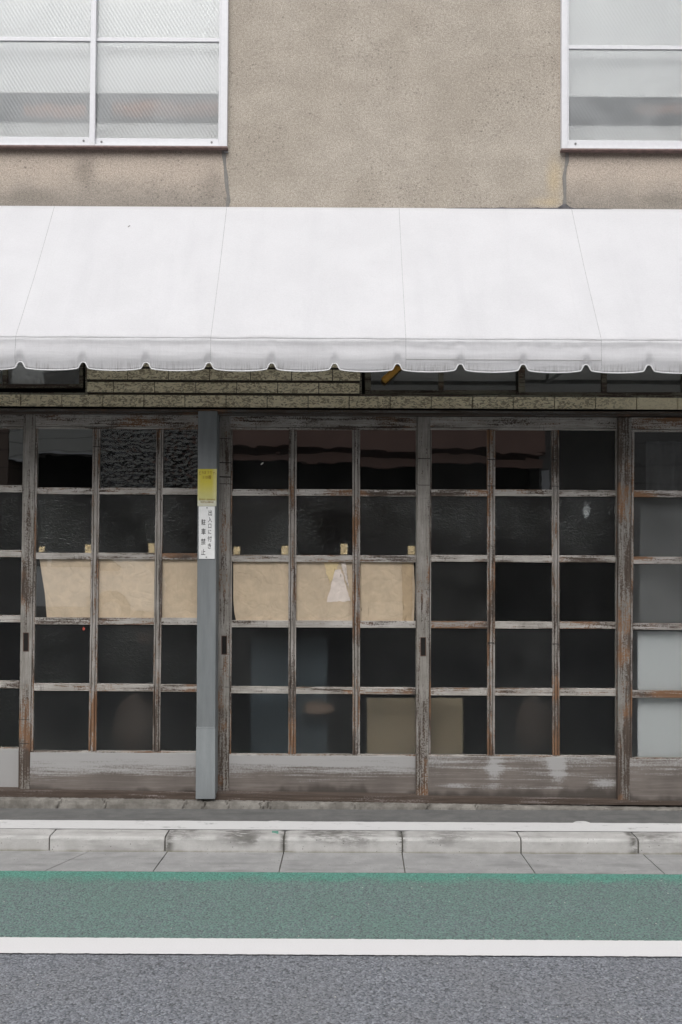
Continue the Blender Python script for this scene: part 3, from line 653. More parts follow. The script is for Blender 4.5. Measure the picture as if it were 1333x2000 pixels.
# ---------------------------------------------------------------- sliding doors
G = {}   # (door, row, col) -> glass kind
def door(idx, yf, stile, gl, gr, mun, rails, top, kick, smat, kmat, label, pull=None, right_hidden=True):
    """stile: ((xl,xr) top, (xl,xr) bottom); gl/gr: glass left/right x (top,bottom); mun: [((xl,xr) top,(xl,xr) bottom)]
       rails: [(ytop,ybot)] left side; slope added; top: (y0,y1); kick: (yglassbottom, ybottom) ; all photo pixels"""
    y_t, y_b = top[0], kick[1]; TH = .034; SL = (.0045 if idx else .0045)
    x_ref = stile[0][0]
    def lx(a, b, y): return a+(b-a)*(y-y_t)/(y_b-y_t)
    def col(t, b, ya, yb_, yfr, ybk, m, bevel=0): # vertical member
        fr.quad(((lx(t[0], b[0], ya), ya+(lx(t[0], b[0], ya)-x_ref)*SL), (lx(t[1], b[1], ya), ya+(lx(t[1], b[1], ya)-x_ref)*SL), (lx(t[1], b[1], yb_), yb_+(lx(t[1], b[1], yb_)-x_ref)*SL), (lx(t[0], b[0], yb_), yb_+(lx(t[0], b[0], yb_)-x_ref)*SL)), yfr, ybk, m)
    fr = MB()
    col(stile[0], stile[1], y_t, y_b, yf, yf+TH, 0)
    # right stile (slides behind the neighbour)
    col((gr[0]+1, gr[0]+26), (gr[1]+1, gr[1]+26), y_t, y_b, yf, yf+TH, 0)
    # glazing beads
    col((stile[0][1]+.9, gl[0]), (stile[1][1]+.9, gl[1]), top[1], kick[0], yf+.005, yf+TH-.002, 4); col((stile[0][1], stile[0][1]+.9), (stile[1][1], stile[1][1]+.9), top[1], kick[0], yf+.014, yf+TH-.002, 3)
    for (xa_, xb_, yy_, hh_) in CRACKS.get(idx, ()): fr.quad(((xa_, yy_-hh_*.3), (xb_, yy_), (xb_, yy_+hh_), (xa_, yy_+hh_*.8)), yf-.0008, yf+.002, 3)
    def rail(y0, y1, yfr, ybk, m, xa=None, xb=None):
        xa_ = lx(stile[0][1], stile[1][1], y0) if xa is None else xa; xb_ = lx(gr[0]+1, gr[1]+1, y0) if xb is None else xb
        fr.quad(((xa_, y0+(xa_-x_ref)*SL), (xb_, y0+(xb_-x_ref)*SL), (xb_, y1+(xb_-x_ref)*SL), (xa_, y1+(xa_-x_ref)*SL)), yfr, ybk, m)
    rail(top[0], top[1]-5, yf+.001, yf+TH-.001, 1); rail(top[1]-4, top[1], yf+.006, yf+TH-.002, 1)
    edges = [(gl[0], gl[1])]
    for (t, b) in mun:
        # moulded muntin: two arrises with a flat centre
        w_ = t[1]-t[0]; d = .24*w_; g_ = .07*w_
        col((t[0], t[0]+d), (b[0], b[0]+d), top[1], kick[0], yf+.004, yf+TH-.003, 4); col((t[0]+d+g_, t[1]-d-g_), (b[0]+d+g_, b[1]-d-g_), top[1], kick[0]-0, yf+.001, yf+TH-.002, 4); col((t[1]-d, t[1]), (b[1]-d, b[1]), top[1], kick[0], yf+.004, yf+TH-.003, 4)
        col((t[0]+d, t[0]+d+g_), (b[0]+d, b[0]+d+g_), top[1], kick[0], yf+.012, yf+TH-.003, 3); col((t[1]-d-g_, t[1]-d), (b[1]-d-g_, b[1]-d), top[1], kick[0], yf+.012, yf+TH-.003, 3)
        edges += [(t[0], b[0]), (t[1], b[1])]
    edges.append((gr[0], gr[1]))
    col((gr[0], gr[0]+1), (gr[1], gr[1]+1), top[1], kick[0], yf+.005, yf+TH-.002, 0)
    spans = [(edges[i], edges[i+1]) for i in range(0, len(edges), 2)]
    rr = random.Random(idx*17+3)
    for ri, (a, b) in enumerate(rails):
        for ci, (e0, e1) in enumerate(spans):
            m = 2 if (idx, ri, ci) in RUST else 1
            y = (a+b)/2; xa = lx(e0[0], e0[1], y); xb = lx(e1[0], e1[1], y); j = rr.uniform(-.5, .5)
            rail(a+j, b+j, yf+.004, yf+TH-.004, m, xa, xb)
    rail(kick[0]-1, kick[0]+2.5, yf+.005, yf+TH-.002, 1)
    d_ = fr.build('sliding_door', [smat, 'rail', 'rail_rust', 'crackdark', 'muntin'], bld, bevel=.0016, label=label)
    k_ = MB(); xa, xb = stile[1][1], gr[1]+1
    k_.quad(((xa, kick[0]+2.5+(xa-x_ref)*SL), (xb, kick[0]+2.5+(xb-x_ref)*SL), (xb, kick[1]+(xb-x_ref)*SL), (xa, kick[1]+(xa-x_ref)*SL)), yf+.003, yf+TH-.003)
    k_.build('kick_board', kmat, d_, bevel=.002)
    ys = [top[1]]+[v for r_ in rails for v in r_]+[kick[0]]
    for ri in range(len(ys)//2):
        ya, yb_ = ys[2*ri]-.5, ys[2*ri+1]+.5
        for ci, (e0, e1) in enumerate(spans):
            kind = G.get((idx, ri, ci), 'fine')
            x0a, x1a, x0b, x1b = lx(*e0, ya)-.5, lx(*e1, ya)+.5, lx(*e0, yb_)-.5, lx(*e1, yb_)+.5
            pb = MB(); rr2 = random.Random(idx*100+ri*10+ci); q = rr2.uniform(-.0008, .0008); qz = rr2.uniform(-.0006, .0006)
            f = [P(x0a, ya+(x0a-x_ref)*SL, yf+.014), P(x1a, ya+(x1a-x_ref)*SL, yf+.014), P(x1b, yb_+(x1b-x_ref)*SL, yf+.014), P(x0b, yb_+(x0b-x_ref)*SL, yf+.014)]
            for p, sx, sz in zip(f, (-1, 1, 1, -1), (1, 1, -1, -1)): p.y += sx*q+sz*qz
            bk = [Vector((p.x, p.y+.003, p.z)) for p in f]
            if kind in ('clear', 'paper'): pb.add(f, [(3, 2, 1, 0)]); pb.keep = True
            else: pb.add(f+bk, [(3, 2, 1, 0), (4, 5, 6, 7), (0, 1, 5, 4), (1, 2, 6, 5), (2, 3, 7, 6), (3, 0, 4, 7)])
            pb.build('pane', 'g_'+kind, d_)
    if pull:
        x, y = pull; w_, h_ = 5.6, 18.5
        c = MB(); t_ = 1.3
        c.rect(x-w_, y-h_, x-w_+t_, y+h_, yf-.0015, yf+.001).rect(x+w_-t_, y-h_, x+w_, y+h_, yf-.0015, yf+.001).rect(x-w_+t_, y-h_, x+w_-t_, y-h_+t_, yf-.0014, yf+.001).rect(x-w_+t_, y+h_-t_, x+w_-t_, y+h_, yf-.0014, yf+.001)
        c.rect(x-w_+t_, y-h_+t_, x+w_-t_, y+h_-t_, yf-.0004, yf+.0008, 1)
        c.build('finger_pull', ['pullcup', 'pullhollow'], d_)
    return d_
M['crackdark'] = simple('dark_split_wood', (.022, .018, .015), .95)
CRACKS = {2: ((429.5, 451, 856, 1.2), (429, 451, 903, 2), (429, 451, 930.5, 2.6), (429, 451, 944.5, 1.4)), 3: ((817, 841, 895, 1.6), (817, 841, 947, 1.2), (952.3, 967.7, 897, 1.4), (952.3, 967.7, 948.5, 1.2), (1078.3, 1092.5, 897.5, 1.4), (1078.3, 1092.5, 949, 1.2), (953, 967.2, 1255, 1.8), (1079.5, 1093.5, 1257, 1.5)), 1: ((182, 196, 872, 1.3), (37, 58, 1405, 1.2), (37, 58, 1452, 1.4)), }
RUST = {(4, 0, 0), (4, 1, 0), (4, 1, 1), (4, 2, 0), (4, 3, 0), (3, 2, 0)}
for c in range(3):
    for r in range(5): G[(4, r, c)] = 'frost'
G[(4, 0, 0)] = 'clear'; G[(4, 0, 1)] = 'clear'
for c in range(3): G[(2, 0, c)] = 'clear'; G[(2, 2, c)] = 'paper'; G[(1, 2, c)] = 'paper'; G[(0, 0, c)] = 'clear'
G[(3, 0, 0)] = 'clear'; G[(3, 0, 1)] = 'clear'; G[(3, 0, 2)] = 'satin'
for c in range(3):
    for r in (3, 4): G[(2, r, c)] = 'satin'; G[(3, r, c)] = 'satin'
    G[(3, 2, c)] = 'satin'; G[(1, 4, c)] = 'satin'; G[(0, 3, c)] = 'satin'; G[(0, 2, c)] = 'satin'
G[(1, 0, 0)] = 'clear'; G[(1, 0, 1)] = 'hammer'; G[(1, 0, 2)] = 'hammer'
door(0, .075, ((-350, -326), (-362, -338)), (-322, -334), (46, 36), [((-210, -196), (-220, -206)), ((-86, -72), (-96, -82))],
     [(946, 960), (1073, 1087), (1200, 1214), (1328, 1343)], (806, 836), (1459, 1538), 'stile', 'kick0', 'grey glazed sliding door with a whitish kick board at the far left', (-344, 1250))
door(1, .040, ((47, 70), (36, 58)), (74.5, 63.5), (396, 392), [((182, 196.5), (172, 187)), ((306, 320), (297, 312))],
     [(951.5, 964.5), (1079, 1091.5), (1205.5, 1219), (1335, 1349.5)], (809, 837), (1467, 1544), 'stile', 'kick1', 'grey sliding door left of the blue grey post, with kraft paper behind three panes', (51, 1254))
door(2, .075, ((429, 451), (425, 447.5)), (454.5, 451.5), (813, 812), [((564.5, 580), (563, 578)), ((688.5, 704), (689, 703.5))],
     [(955, 968), (1083, 1096.5), (1211.5, 1225), (1341, 1354.5)], (812, 838.5), (1473, 1553), 'stile', 'kick1', 'grey sliding door right of the blue grey post, its middle panes covered in kraft paper', (438.5, 1260))
door(3, .040, ((817, 841), (812.5, 837)), (843.5, 841.5), (1203, 1203), [((952, 968), (952.5, 967)), ((1078, 1092.5), (1080, 1094))],
     [(955.5, 968.5), (1083.5, 1097), (1213, 1227), (1343, 1357.5)], (813.5, 839), (1475, 1559), 'stile', 'kick3', 'grey sliding door with dark panes and an almost bare kick board', (827, 1263))
door(4, .005, ((1209, 1234), (1207, 1230)), (1240, 1234), (1590, 1590), [((1352, 1367), (1350, 1364)), ((1476, 1490), (1473, 1487))],
     [(957.5, 971), (1086.5, 1101), (1217, 1230), (1348.5, 1363)], (815, 843), (1480.5, 1565), 'stile_worn', 'kick3', 'worn brown and grey sliding door at the far right with pale boards behind its lower panes', None)

# bottom track and crumbling concrete threshold
MB().quad(((-352, 1538), (1600, 1569), (1600, 1575), (-352, 1560)), .001, .14).build('door_track', 'track', bld)
MB().box((XL+.4, .115, ZP), (XR-.4, .16, P(666, 1530, .14).z)).build('door_track', 'track', bld)
def threshold():
    mb = MB(); x0, x1 = P(-352, 1560).x, P(1600, 1560).x; N_ = 1500
    cr = [P(x, 1565, -.04).x for x in (118, 205, 362, 398, 445, 512, 527, 690, 838, 930)]
    prof_n = 7
    def fn(u, v):
        x = x0+(x1-x0)*u
        t = max(0, min(1, (x-P(0, 1500).x)/(P(1260, 1500).x-P(0, 1500).x)))
        hgt = .043*(1-t)**.8+.010                              # wears away towards the right
        dep = .050*(1-.55*t)
        rgh = fbm(x, 0, 0, 5, 4); rg2 = fbm(x, 1, 0, 26, 4)
        q = v*(prof_n-1)
        crackd = 0
        for c in cr:
            s_ = abs(x-c-.012*math.sin(q*1.3+c*9)); crackd = max(crackd, 1-s_/.006) if s_ < .006 else crackd
        if q < .5: y, z = -dep-.004, 0
        elif q < 1.5: y, z = -dep-.002+.005*rg2, hgt*.45
        elif q < 2.5: y, z = -dep+.004+.006*rg2, hgt*.85+.006*rg2
        elif q < 3.5: y, z = -dep*.75+.010*rgh, hgt+.006*rgh+.006*rg2
        elif q < 4.5: y, z = -dep*.45, hgt+.002*rgh+.003*fbm(x, 3, 0, 40, 3)
        elif q < 5.5: y, z = -.006+.012*rg2, hgt*.97+.003*fbm(x, 5, 0, 30, 3)
        else: y, z = .06, hgt*.9
        z -= crackd*.016*(1 if q > .5 else 0); y += crackd*.010*(1 if q < 3 else 0)
        return (x, y, ZP-.004+z)
    mb.grid(fn, N_, 6); mb.build('threshold', 'sill', bld)
threshold()

# sheet metal post
pf = -.045
mb = MB()
mb.quad(((387.3, 803), (424, 803), (421, 1422), (384, 1422)), pf, .125); mb.quad(((383.5, 1420), (421, 1420), (420.5, 1561), (382.5, 1561)), pf-.004, .125)
mb.build('post', 'post', bld, bevel=.003, label='blue grey sheet metal post between two doors')

# ---------------------------------------------------------------- signs on the post
def text_mesh(mb, s, cx, cz, y, size, sx=1.0, m=0):
    cu = bpy.data.curves.new('lettering', 'FONT'); cu.body = s; cu.size = size; cu.align_x = 'CENTER'; cu.align_y = 'CENTER'; cu.offset = size*.007
    o = bpy.data.objects.new('lettering', cu); COL.objects.link(o); bpy.context.view_layer.update()
    me = o.evaluated_get(bpy.context.evaluated_depsgraph_get()).to_mesh()
    vs = [(cx+v.co.x*sx, y, cz+v.co.y) for v in me.vertices]; 
    if vs:
        zs = [v[2] for v in vs]; mid = (min(zs)+max(zs))/2; xm = [v[0] for v in vs]; mx = (min(xm)+max(xm))/2
        vs = [(v[0]-mx+cx, v[1], v[2]-mid+cz) for v in vs]
        mb.add(vs, [tuple(p.vertices) for p in me.polygons], m)
    bpy.data.objects.remove(o); bpy.data.curves.remove(cu)
yp = pf-.0035
sg = MB().rect(388.7, 989, 419.8, 1091.5, yp, pf-.0005).build('sign_plate', 'white_plate', label='narrow white no parking plate with black vertical Japanese writing, screwed to the blue grey post', cat='sign')
lt = MB(); u = 1/346
for ch, px, py, h in (('出', 411, 1001.5, 11), ('入', 410.5, 1015, 10.5), ('口', 410.3, 1027.2, 9.5), ('に', 410.2, 1039, 9.5), ('付', 410, 1052, 11), ('き', 409.6, 1066.3, 11),
                      ('駐', 398, 1019.8, 11), ('車', 398, 1038.2, 12), ('禁', 397.5, 1058, 12), ('止', 397.5, 1078, 11.5)):
    p = P(px, py, yp); text_mesh(lt, ch, p.x, p.z, yp-.0006, h*u*1.12, .72)
lt.build('lettering', 'black', sg)
for px, py in ((404.8, 991.8), (403.5, 1088.3)):
    p = P(px, py, yp); MB().tube([(p.x, yp-.002, p.z), (p.x, yp+.001, p.z)], .0038, 10).build('screw', 'screw', sg)
st = MB().quad(((387, 916), (424, 916), (423, 988.5), (386, 988.5)), pf-.002, pf-.0004).build('sticker', 'sticker', label='yellow warning sticker with faded ochre Japanese writing, stuck on the post above the white plate', cat='sticker')
lt = MB()
for ch, px, py, h, sx in (('ど', 391.3, 923.5, 8, .6), ('ろ', 396.4, 923, 6.5, .7), ('ぼ', 401.3, 922.8, 6.5, .7), ('う', 407, 922.6, 6.5, .7), ('だ', 412.2, 923, 6.5, .7), ('ァ', 418, 924.5, 7.5, .7), ('ー', 421.5, 925, 4, .7)):
    p = P(px, py, pf-.002); text_mesh(lt, ch, p.x, p.z, pf-.0026, h*u, sx)
p = P(405.3, 932, pf-.002); text_mesh(lt, '110番', p.x, p.z, pf-.0026, 8.2*u, .9)
lt.build('lettering', 'orange_ink', st); lt = MB()
p = P(405, 975.6, pf-.002); text_mesh(lt, '警視庁  防犯協会', p.x, p.z, pf-.0026, 4.0*u, 1.05)
p = P(405, 980.6, pf-.002); text_mesh(lt, '地域安全連合会', p.x, p.z, pf-.0026, 4.0*u, .95)
lt.build('lettering', 'orange_ink', st)

# ---------------------------------------------------------------- kraft paper and tape behind the panes
def paper_sheet(outline, yb, label, extra=(), tabs=(), hole=None):
    """outline px polygon (left edge points top->bottom, right edge points top->bottom)"""
    Lp, Rp = outline; n = 90; mm = 26
    def interp(pts, v):
        y = pts[0][1]+(pts[-1][1]-pts[0][1])*v
        for (xa, ya), (xb, yb_) in zip(pts, pts[1:]):
            if ya <= y <= yb_: return xa+(xb-xa)*(y-ya)/(yb_-ya), y
        return pts[-1]
    def fn(u, v):
        xl, y = interp(Lp, v); xr, _ = interp(Rp, v); x = xl+(xr-xl)*u
        p = P(x, y, yb)
        r_ = fbm(p.x, 2, p.z, 9, 4); cre = abs(fbm(p.x+3, 5, p.z, 5, 2))
        p.y = yb+.003*abs(r_)+.004*cre + (.0 if 0 < u < 1 else .001)
        return p
    root = MB().grid(fn, n, mm).build('paper_sheet', 'paper', smooth=True, label=label, cat='paper sheet', group='kraft paper sheets taped inside the doors')
    for (quad, mat, nm, dy) in extra:
        def g2(u, v, q=quad, dy=dy):
            (x0, y0), (x1, y1), (x2, y2), (x3, y3) = q
            xa = x0+(x1-x0)*u; ya = y0+(y1-y0)*u; xb = x3+(x2-x3)*u; y_ = y3+(y2-y3)*u; jj = 2.5*fbm(u*7+v*3, v*6, q[0][0], 1, 3); xa += jj; xb += jj; y_ += 2*fbm(u*5, 3, q[0][0], 1, 3)
            p = P(xa+(xb-xa)*v, ya+(y_-ya)*v, yb); p.y = yb-dy+.0015*fbm(p.x, 1, p.z, 14, 3); return p
        MB().grid(g2, 12, 12).build(nm, mat, root, smooth=True)
    for (x0, y0, x1, y1, sk) in tabs:
        MB().quad(((x0+sk, y0), (x1+sk*.6, y0-sk), (x1, y1), (x0, y1)), yb-.0035, yb-.003).build('tape', 'tape', root)
paper_sheet((((76, 1085), (80, 1110), (88, 1160), (92, 1212)), ((414, 1085), (412, 1212))), .062, 'creased kraft paper taped inside the left door, its left edge slanting in',
    extra=[(((240, 1088), (303, 1088), (303, 1209), (241, 1209)), 'paper', 'paper_fold', .0020), (((145, 1088), (178, 1088), (176, 1206), (143, 1206)), 'paper', 'paper_fold', .0018)],
    tabs=[(166.5, 1063.5, 179, 1080, 0), (291, 1061, 302.5, 1081, -1), (76, 1068, 87, 1078, 1)])
paper_sheet((((456, 1088), (456, 1170), (458, 1195), (462, 1216)), ((808, 1088), (811, 1150), (809, 1216))), .097, 'kraft paper taped inside the door right of the post, with a white tear',
    extra=[(((786, 1093), (806, 1093), (806, 1214), (786, 1214)), 'paper2', 'paper_strip', .0022), (((655, 1113), (666, 1112), (685, 1174), (639, 1176)), 'paper_white', 'torn_patch', .0030), (((666, 1100), (676, 1097), (681, 1150), (674, 1128)), 'paper_white', 'torn_patch', .0034),
           (((633, 1096), (662, 1096), (655, 1125), (644, 1139)), 'tape', 'tape', .0026), (((640, 1174), (683, 1173), (683, 1214), (636, 1214)), 'paper', 'paper_fold', .0020), (((530, 1096), (566, 1096), (566, 1214), (529, 1214)), 'paper', 'paper_fold', .0018), (((705, 1096), (724, 1096), (724, 1214), (705, 1214)), 'paper', 'paper_fold', .0018)],
    tabs=[(456, 1068, 469, 1083, 1), (550, 1066, 563.5, 1083, 0), (665.5, 1062, 679, 1083, 0), (797, 1066, 811, 1083, 0)])

# ---------------------------------------------------------------- things seen dimly behind the panes
def inboard(name, x0, y0, x1, y1, Y, th, mat, label, cat):
    mb = MB(); mb.rect(x0, y0, x1, y1, Y, Y+th); return mb.build(name, mat, bevel=.004, label=label, cat=cat)
inboard('board', 717, 1364, 905, 1560, .24, .02, 'beige_board', 'beige board standing inside behind the bottom panes, where the two middle doors overlap', 'board')
inboard('board', 1246, 1233, 1585, 1560, .062, .012, 'pale_board', 'pale grey board close behind the two lowest panes of the far right door', 'board')
inboard('plastic_or_glint_sheet', 490, 1245, 640, 1545, .30, .05, 'blue_sheet', 'slate blue sheet blurred behind the lower panes next to the post', 'sheet')
inboard('film_sheet', 1250, 985, 1585, 1215, .10, .012, 'grey_curtain', 'dark grey sheet, in place of film, behind the middle panes of the far right door', 'cloth')  # plain grey sheet set behind the glass where the panes carry film
def curtain():
    mb = MB(); x0, x1 = P(1262, 850, .25).x, P(1585, 850, .25).x; z0, z1 = P(1262, 965, .25).z, P(1262, 862, .25).z
    mb.grid(lambda u, v: (x0+(x1-x0)*u, .25+.015*math.sin(u*70)+.006*math.sin(u*31), z0+(z1-z0)*v), 160, 3)
    mb.build('curtain', 'grey_curtain', smooth=True, label='grey curtain in loose folds behind the top panes of the far right door', cat='curtain')
curtain()
def blobby(name, px, py, Y, rx, rz, mat, label, cat):
    p = P(px, py, Y); mb = MB()
    mb.grid(lambda u, v: (p.x+rx*math.sin(math.pi*v)*math.cos(2*math.pi*u), p.y+rx*.6*math.sin(math.pi*v)*math.sin(2*math.pi*u), p.z+rz*math.cos(math.pi*v)*(1+.1*math.sin(5*u))), 20, 12)
    mb.build(name, mat, smooth=True, label=label, cat=cat)
blobby('pale_highlight', 1146, 996, .14, .022, .05, 'pale_board', 'small pale lantern blurred behind a dark pane of the third door', 'highlight')  # pale shape added in place of the pane's blurred highlight
inboard('plastic_or_glint_sheet', 24, 700, 86, 750, .085, .004, 'white_curtain', 'pale sheet added as the sky reflection in the small left transom window', 'sheet')  # white sheet added behind the glass to imitate sky reflected in it
blobby('bundle', 622, 1384, .22, .10, .045, 'brown_light', 'flat brownish bundle blurred behind the bottom centre pane, right of the post', 'bundle')
blobby('bundle', 268, 1425, .30, .15, .20, 'brown_box', 'dim brown bundle barely visible behind the bottom panes, left of the post', 'bundle')
blobby('bundle', 1046, 1420, .32, .13, .17, 'brown_box', 'dim brown bundle barely visible behind the bottom middle pane of the third door', 'bundle')
blobby('bundle', 285, 1242, .24, .06, .05, 'brown_light', 'small pale brown bundle behind the dark pane just below the kraft paper, left door', 'bundle')
a, b = P(748, 745, .02), P(789, 708, .02)
MB().tube([a+(b-a)*t for t in (0, .03, .2, .22, .4, .42, .62, .64, .85, 1)], [.006, .020, .021, .019, .021, .019, .020, .018, .019, .018], 12).build('tube', 'amber', smooth=True, label='short amber tube leaning across the right transom window', cat='tube')
p = P(513.5, 904.5, .0885)
MB().grid(lambda u, v: (p.x+(.005*v*math.cos(6.283*u))*(1+.3*math.sin(12*u))+.0, p.y-.001-.0005*(1-v), p.z+.0035*v*math.sin(6.283*u)), 16, 3).grid(lambda u, v: (p.x-.007+(.004*v*math.cos(6.283*u)), p.y-.0012, p.z-.006+.004*v*math.sin(6.283*u)), 12, 2).build('bird_dropping', 'dropping', label='small white splash on the top left pane of the door right of the post', cat='splash')
p = P(164, 1228, .0535); MB().grid(lambda u, v: (p.x+.0075*v*math.cos(6.283*u), p.y-.0005, p.z+.010*v*math.sin(6.283*u)*(1+.2*math.cos(19*u))), 14, 2).build('charm', simple('faded_red_print', (.35, .06, .04), .8), label='tiny faded red sticker on a dark pane under the kraft paper, left door', cat='sticker')

# ---------------------------------------------------------------- awning
YF = -.655
aw = thing('awning', (0, -.3, P(666, 720, YF).z), 'long white canvas awning with a scalloped valance above the sliding doors', 'awning')
zt_ = P(666, 406, 0).z; zr_ = P(666, 660, YF).z; zb_ = P(666, 726, YF).z; NX = 1500
AX0, AX1 = -4.6, 4.6
nx0 = P(40, 706, YF).x; nstep = (P(1268, 713, YF).x-nx0)/10
seams = [P(31, 690, YF).x, P(412, 690, YF).x, P(793, 690, YF).x, P(1174.5, 690, YF).x]
sp = (seams[3]-seams[0])/3; allseams = [seams[0]-sp*k for k in (3, 2, 1)]+seams+[seams[3]+sp*k for k in (1, 2, 3)]
def notch(x):
    k = round((x-nx0)/nstep); d = abs(x-(nx0+k*nstep))
    return .60*math.exp(-(d/.020)**4)+.50*math.exp(-math.sqrt(d*d+.0004)/.042)-.0
H_ = .047
prof = []  # (y, z, kind)
for i in range(25):
    t = i/24; y = -.004+(YF+.012+.004)*t; z = zt_+(zr_+.018-zt_)*t - .012*math.sin(math.pi*t)
    prof.append((y, z, 'c', t))
prof += [(YF+.006, zr_+.010, 'r', 0), (YF+.001, zr_+.003, 'r', 0), (YF-.002, zr_-.006, 'r', 0)]
NV = 12
for i in range(1, NV+1): prof.append((0, 0, 'v', i/NV))
def aw_pt(x, q):
    y, z, k, t = prof[q]
    if k == 'c':
        m = min(allseams, key=lambda s: abs(s-x)); u = (x-m)/sp
        z2 = z - .004*math.sin(math.pi*t)*math.cos(math.pi*u)**2 + .0035*math.sin(math.pi*t)*fbm(x, t*2, 0, 1.6, 3)
        if t > .85: z2 += .002*fbm(x, 7, t*6, 7, 3)*(t-.85)/.15
        return (x, y, z2)
    if k == 'r': return (x, y+.0015*fbm(x, 4, 0, 9, 3), z+.002*fbm(x, 9, 0, 6, 3))
    zt2 = zr_-.008; zb2 = zb_+H_*notch(x)
    zz = zt2+(zb2-zt2)*t
    crumple = (1.8 if seams[2] < x < seams[3] else .8)*max(0, 1-t*2.2)
    yy = YF-.003 - .007*math.sin(math.pi*min(1, t*1.1))**2*(.6+.5*fbm(x, 2, 0, 2.2, 2)) + .0055*math.sin(t*7.5)*(.7+.3*fbm(x, 8, 0, 3, 2)) + .003*crumple*fbm(x, zz*3, 0, 14, 3) + .003*notch(x)*t
    return (x, yy, zz+.001*fbm(x, 11, 0, 8, 2)*(1-t))
qc = len(prof)-NV-1
mb = MB(); base = 0; nq = len(prof)
for i in range(NX+1):
    x = AX0+(AX1-AX0)*i/NX
    for q in range(nq): mb.v.append(aw_pt(x, q))
for i in range(NX):
    for q in range(nq-1):
        A = i*nq+q; mb.f.append((A, A+nq, A+nq+1, A+1)); mb.mi.append(0)
# split into canopy and valance so each is its own part
def sub(q0, q1):
    s = MB(); w_ = q1-q0+1
    for i in range(NX+1): s.v += mb.v[i*nq+q0:i*nq+q1+1]
    for i in range(NX):
        for q in range(w_-1):
            A = i*w_+q; s.f.append((A, A+w_, A+w_+1, A+1)); s.mi.append(0)
    return s
can = sub(0, qc).build('canopy', 'canvas', aw, smooth=True); val = sub(qc, nq-1).build('valance', 'canvas', aw, smooth=True)
for o_ in (can, val):
    md = o_.modifiers.new('thickness', 'SOLIDIFY'); md.thickness = .0012; md.offset = 0
hem = MB(); pts = []
x = AX0
while x < AX1: pts.append(Vector(aw_pt(x, nq-1))+Vector((0, -.0005, 0))); x += .006
hem.tube(pts, .0032, 6).build('hem_piping', 'hem', val, smooth=True)
sm = MB()
for sx in allseams:
    for side in (0,):
        pr = [Vector(aw_pt(sx, q))+Vector((0, -.0006, .0012)) for q in range(0, qc+1)]
        sm = MB()
        for a_, b_ in zip(pr, pr[1:]): 
            sm.add([a_+Vector((-.0016, 0, 0)), a_+Vector((.0016, 0, 0)), b_+Vector((.0016, 0, 0)), b_+Vector((-.0016, 0, 0))], [(0, 1, 2, 3)])
        sm.build('seam', 'thread', can)
for sx in allseams:
    pr = [Vector(aw_pt(sx, q))+Vector((0, -.0014, 0)) for q in range(qc, nq-1)]
    sm = MB()
    for a_, b_ in zip(pr, pr[1:]): sm.add([a_+Vector((-.0015, 0, 0)), a_+Vector((.0015, 0, 0)), b_+Vector((.0015, 0, 0)), b_+Vector((-.0015, 0, 0))], [(0, 1, 2, 3)])
    sm.build('seam', 'thread', val)
sm = MB()
n_ = 60
for i in range(n_):
    xa = seams[2]+(seams[3]-seams[2])*i/n_; xb = seams[2]+(seams[3]-seams[2])*(i+1)/n_
    A_, B_ = Vector(aw_pt(xa, nq-5)), Vector(aw_pt(xb, nq-5)); zl = zb_+.062
    A_.z = B_.z = zl; A_.y -= .003; B_.y -= .003
    sm.add([A_, B_, B_+Vector((0, 0, .0022)), A_+Vector((0, 0, .0022))], [(0, 1, 2, 3)])
sm.build('seam', simple('dark_seam_thread', (.26, .25, .24), .9, 200, .3), val)
# overlap bands where two widths of cloth are welded
for sx, w_ in ((allseams[3], .07), (allseams[5], -.055), (allseams[6], -.10)):
    bd = MB()
    for q in range(0, qc-1):
        a_, b_ = Vector(aw_pt(sx+w_, q))+Vector((0, -.0005, .0011)), Vector(aw_pt(sx+w_, q+1))+Vector((0, -.0005, .0011))
        bd.add([a_, a_+Vector((.0018, 0, 0)), b_+Vector((.0018, 0, 0)), b_], [(0, 1, 2, 3)])
    bd.build('seam', 'hem', can)
fr = MB(); fr.tube([(AX0, YF+.022, zr_-.006), (AX1, YF+.022, zr_-.006)], .014, 10)
for sx in allseams: fr.tube([(sx, -.002, zt_-.05), (sx, YF+.022, zr_-.006)], .011, 8); fr.tube([(sx, -.002, zr_-.02), (sx, YF+.022, zr_-.012)], .010, 8)
fr.build('awning_frame', 'steel', aw, smooth=True)
t_ = (450-405)/(660-405); p = P(254, 452, -.11)
zc = zt_+(zr_+.018-zt_)*(.106/.65)-.008
MB().tube([(p.x-.010, -.115, zc-.004), (p.x-.003, -.108, zc+.004), (p.x+.009, -.096, zc+.012)], [.0012, .0026, .0008], 6).build('leaf', 'leafy', label='tiny dry leaf lying on the white awning', cat='leaf')

# ---------------------------------------------------------------- across the street (seen only mirrored in the panes)
YO = -16.0; DV = 5.73+16.0; sO = F/DV
def ox(px): return (px-CX)/sO
def oz(py): return 1.63+(1050-py)/sO
def siding(name, col, f=18, axis=2, amt=.25):
    n = N(name, .8); o = n.sep(); w_ = n.m_('SINE', n.m_('MULTIPLY', o[axis], f)); c = n.mix(n.step(w_, .93, .99), col, tuple(v*(1-amt*2) for v in col))
    return n.fin(n.mix(n.step(n.noise(n.pos, 2, 4), .3, .7, 0, .3), c, tuple(v*.75 for v in col)))
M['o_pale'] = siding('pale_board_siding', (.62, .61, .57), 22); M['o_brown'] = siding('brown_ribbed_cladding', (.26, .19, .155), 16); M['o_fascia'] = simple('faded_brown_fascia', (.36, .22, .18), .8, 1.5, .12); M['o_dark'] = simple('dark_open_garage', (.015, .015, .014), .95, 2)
M['o_roof'] = simple('grey_roof_sheet', (.2, .2, .21), .7, 2)
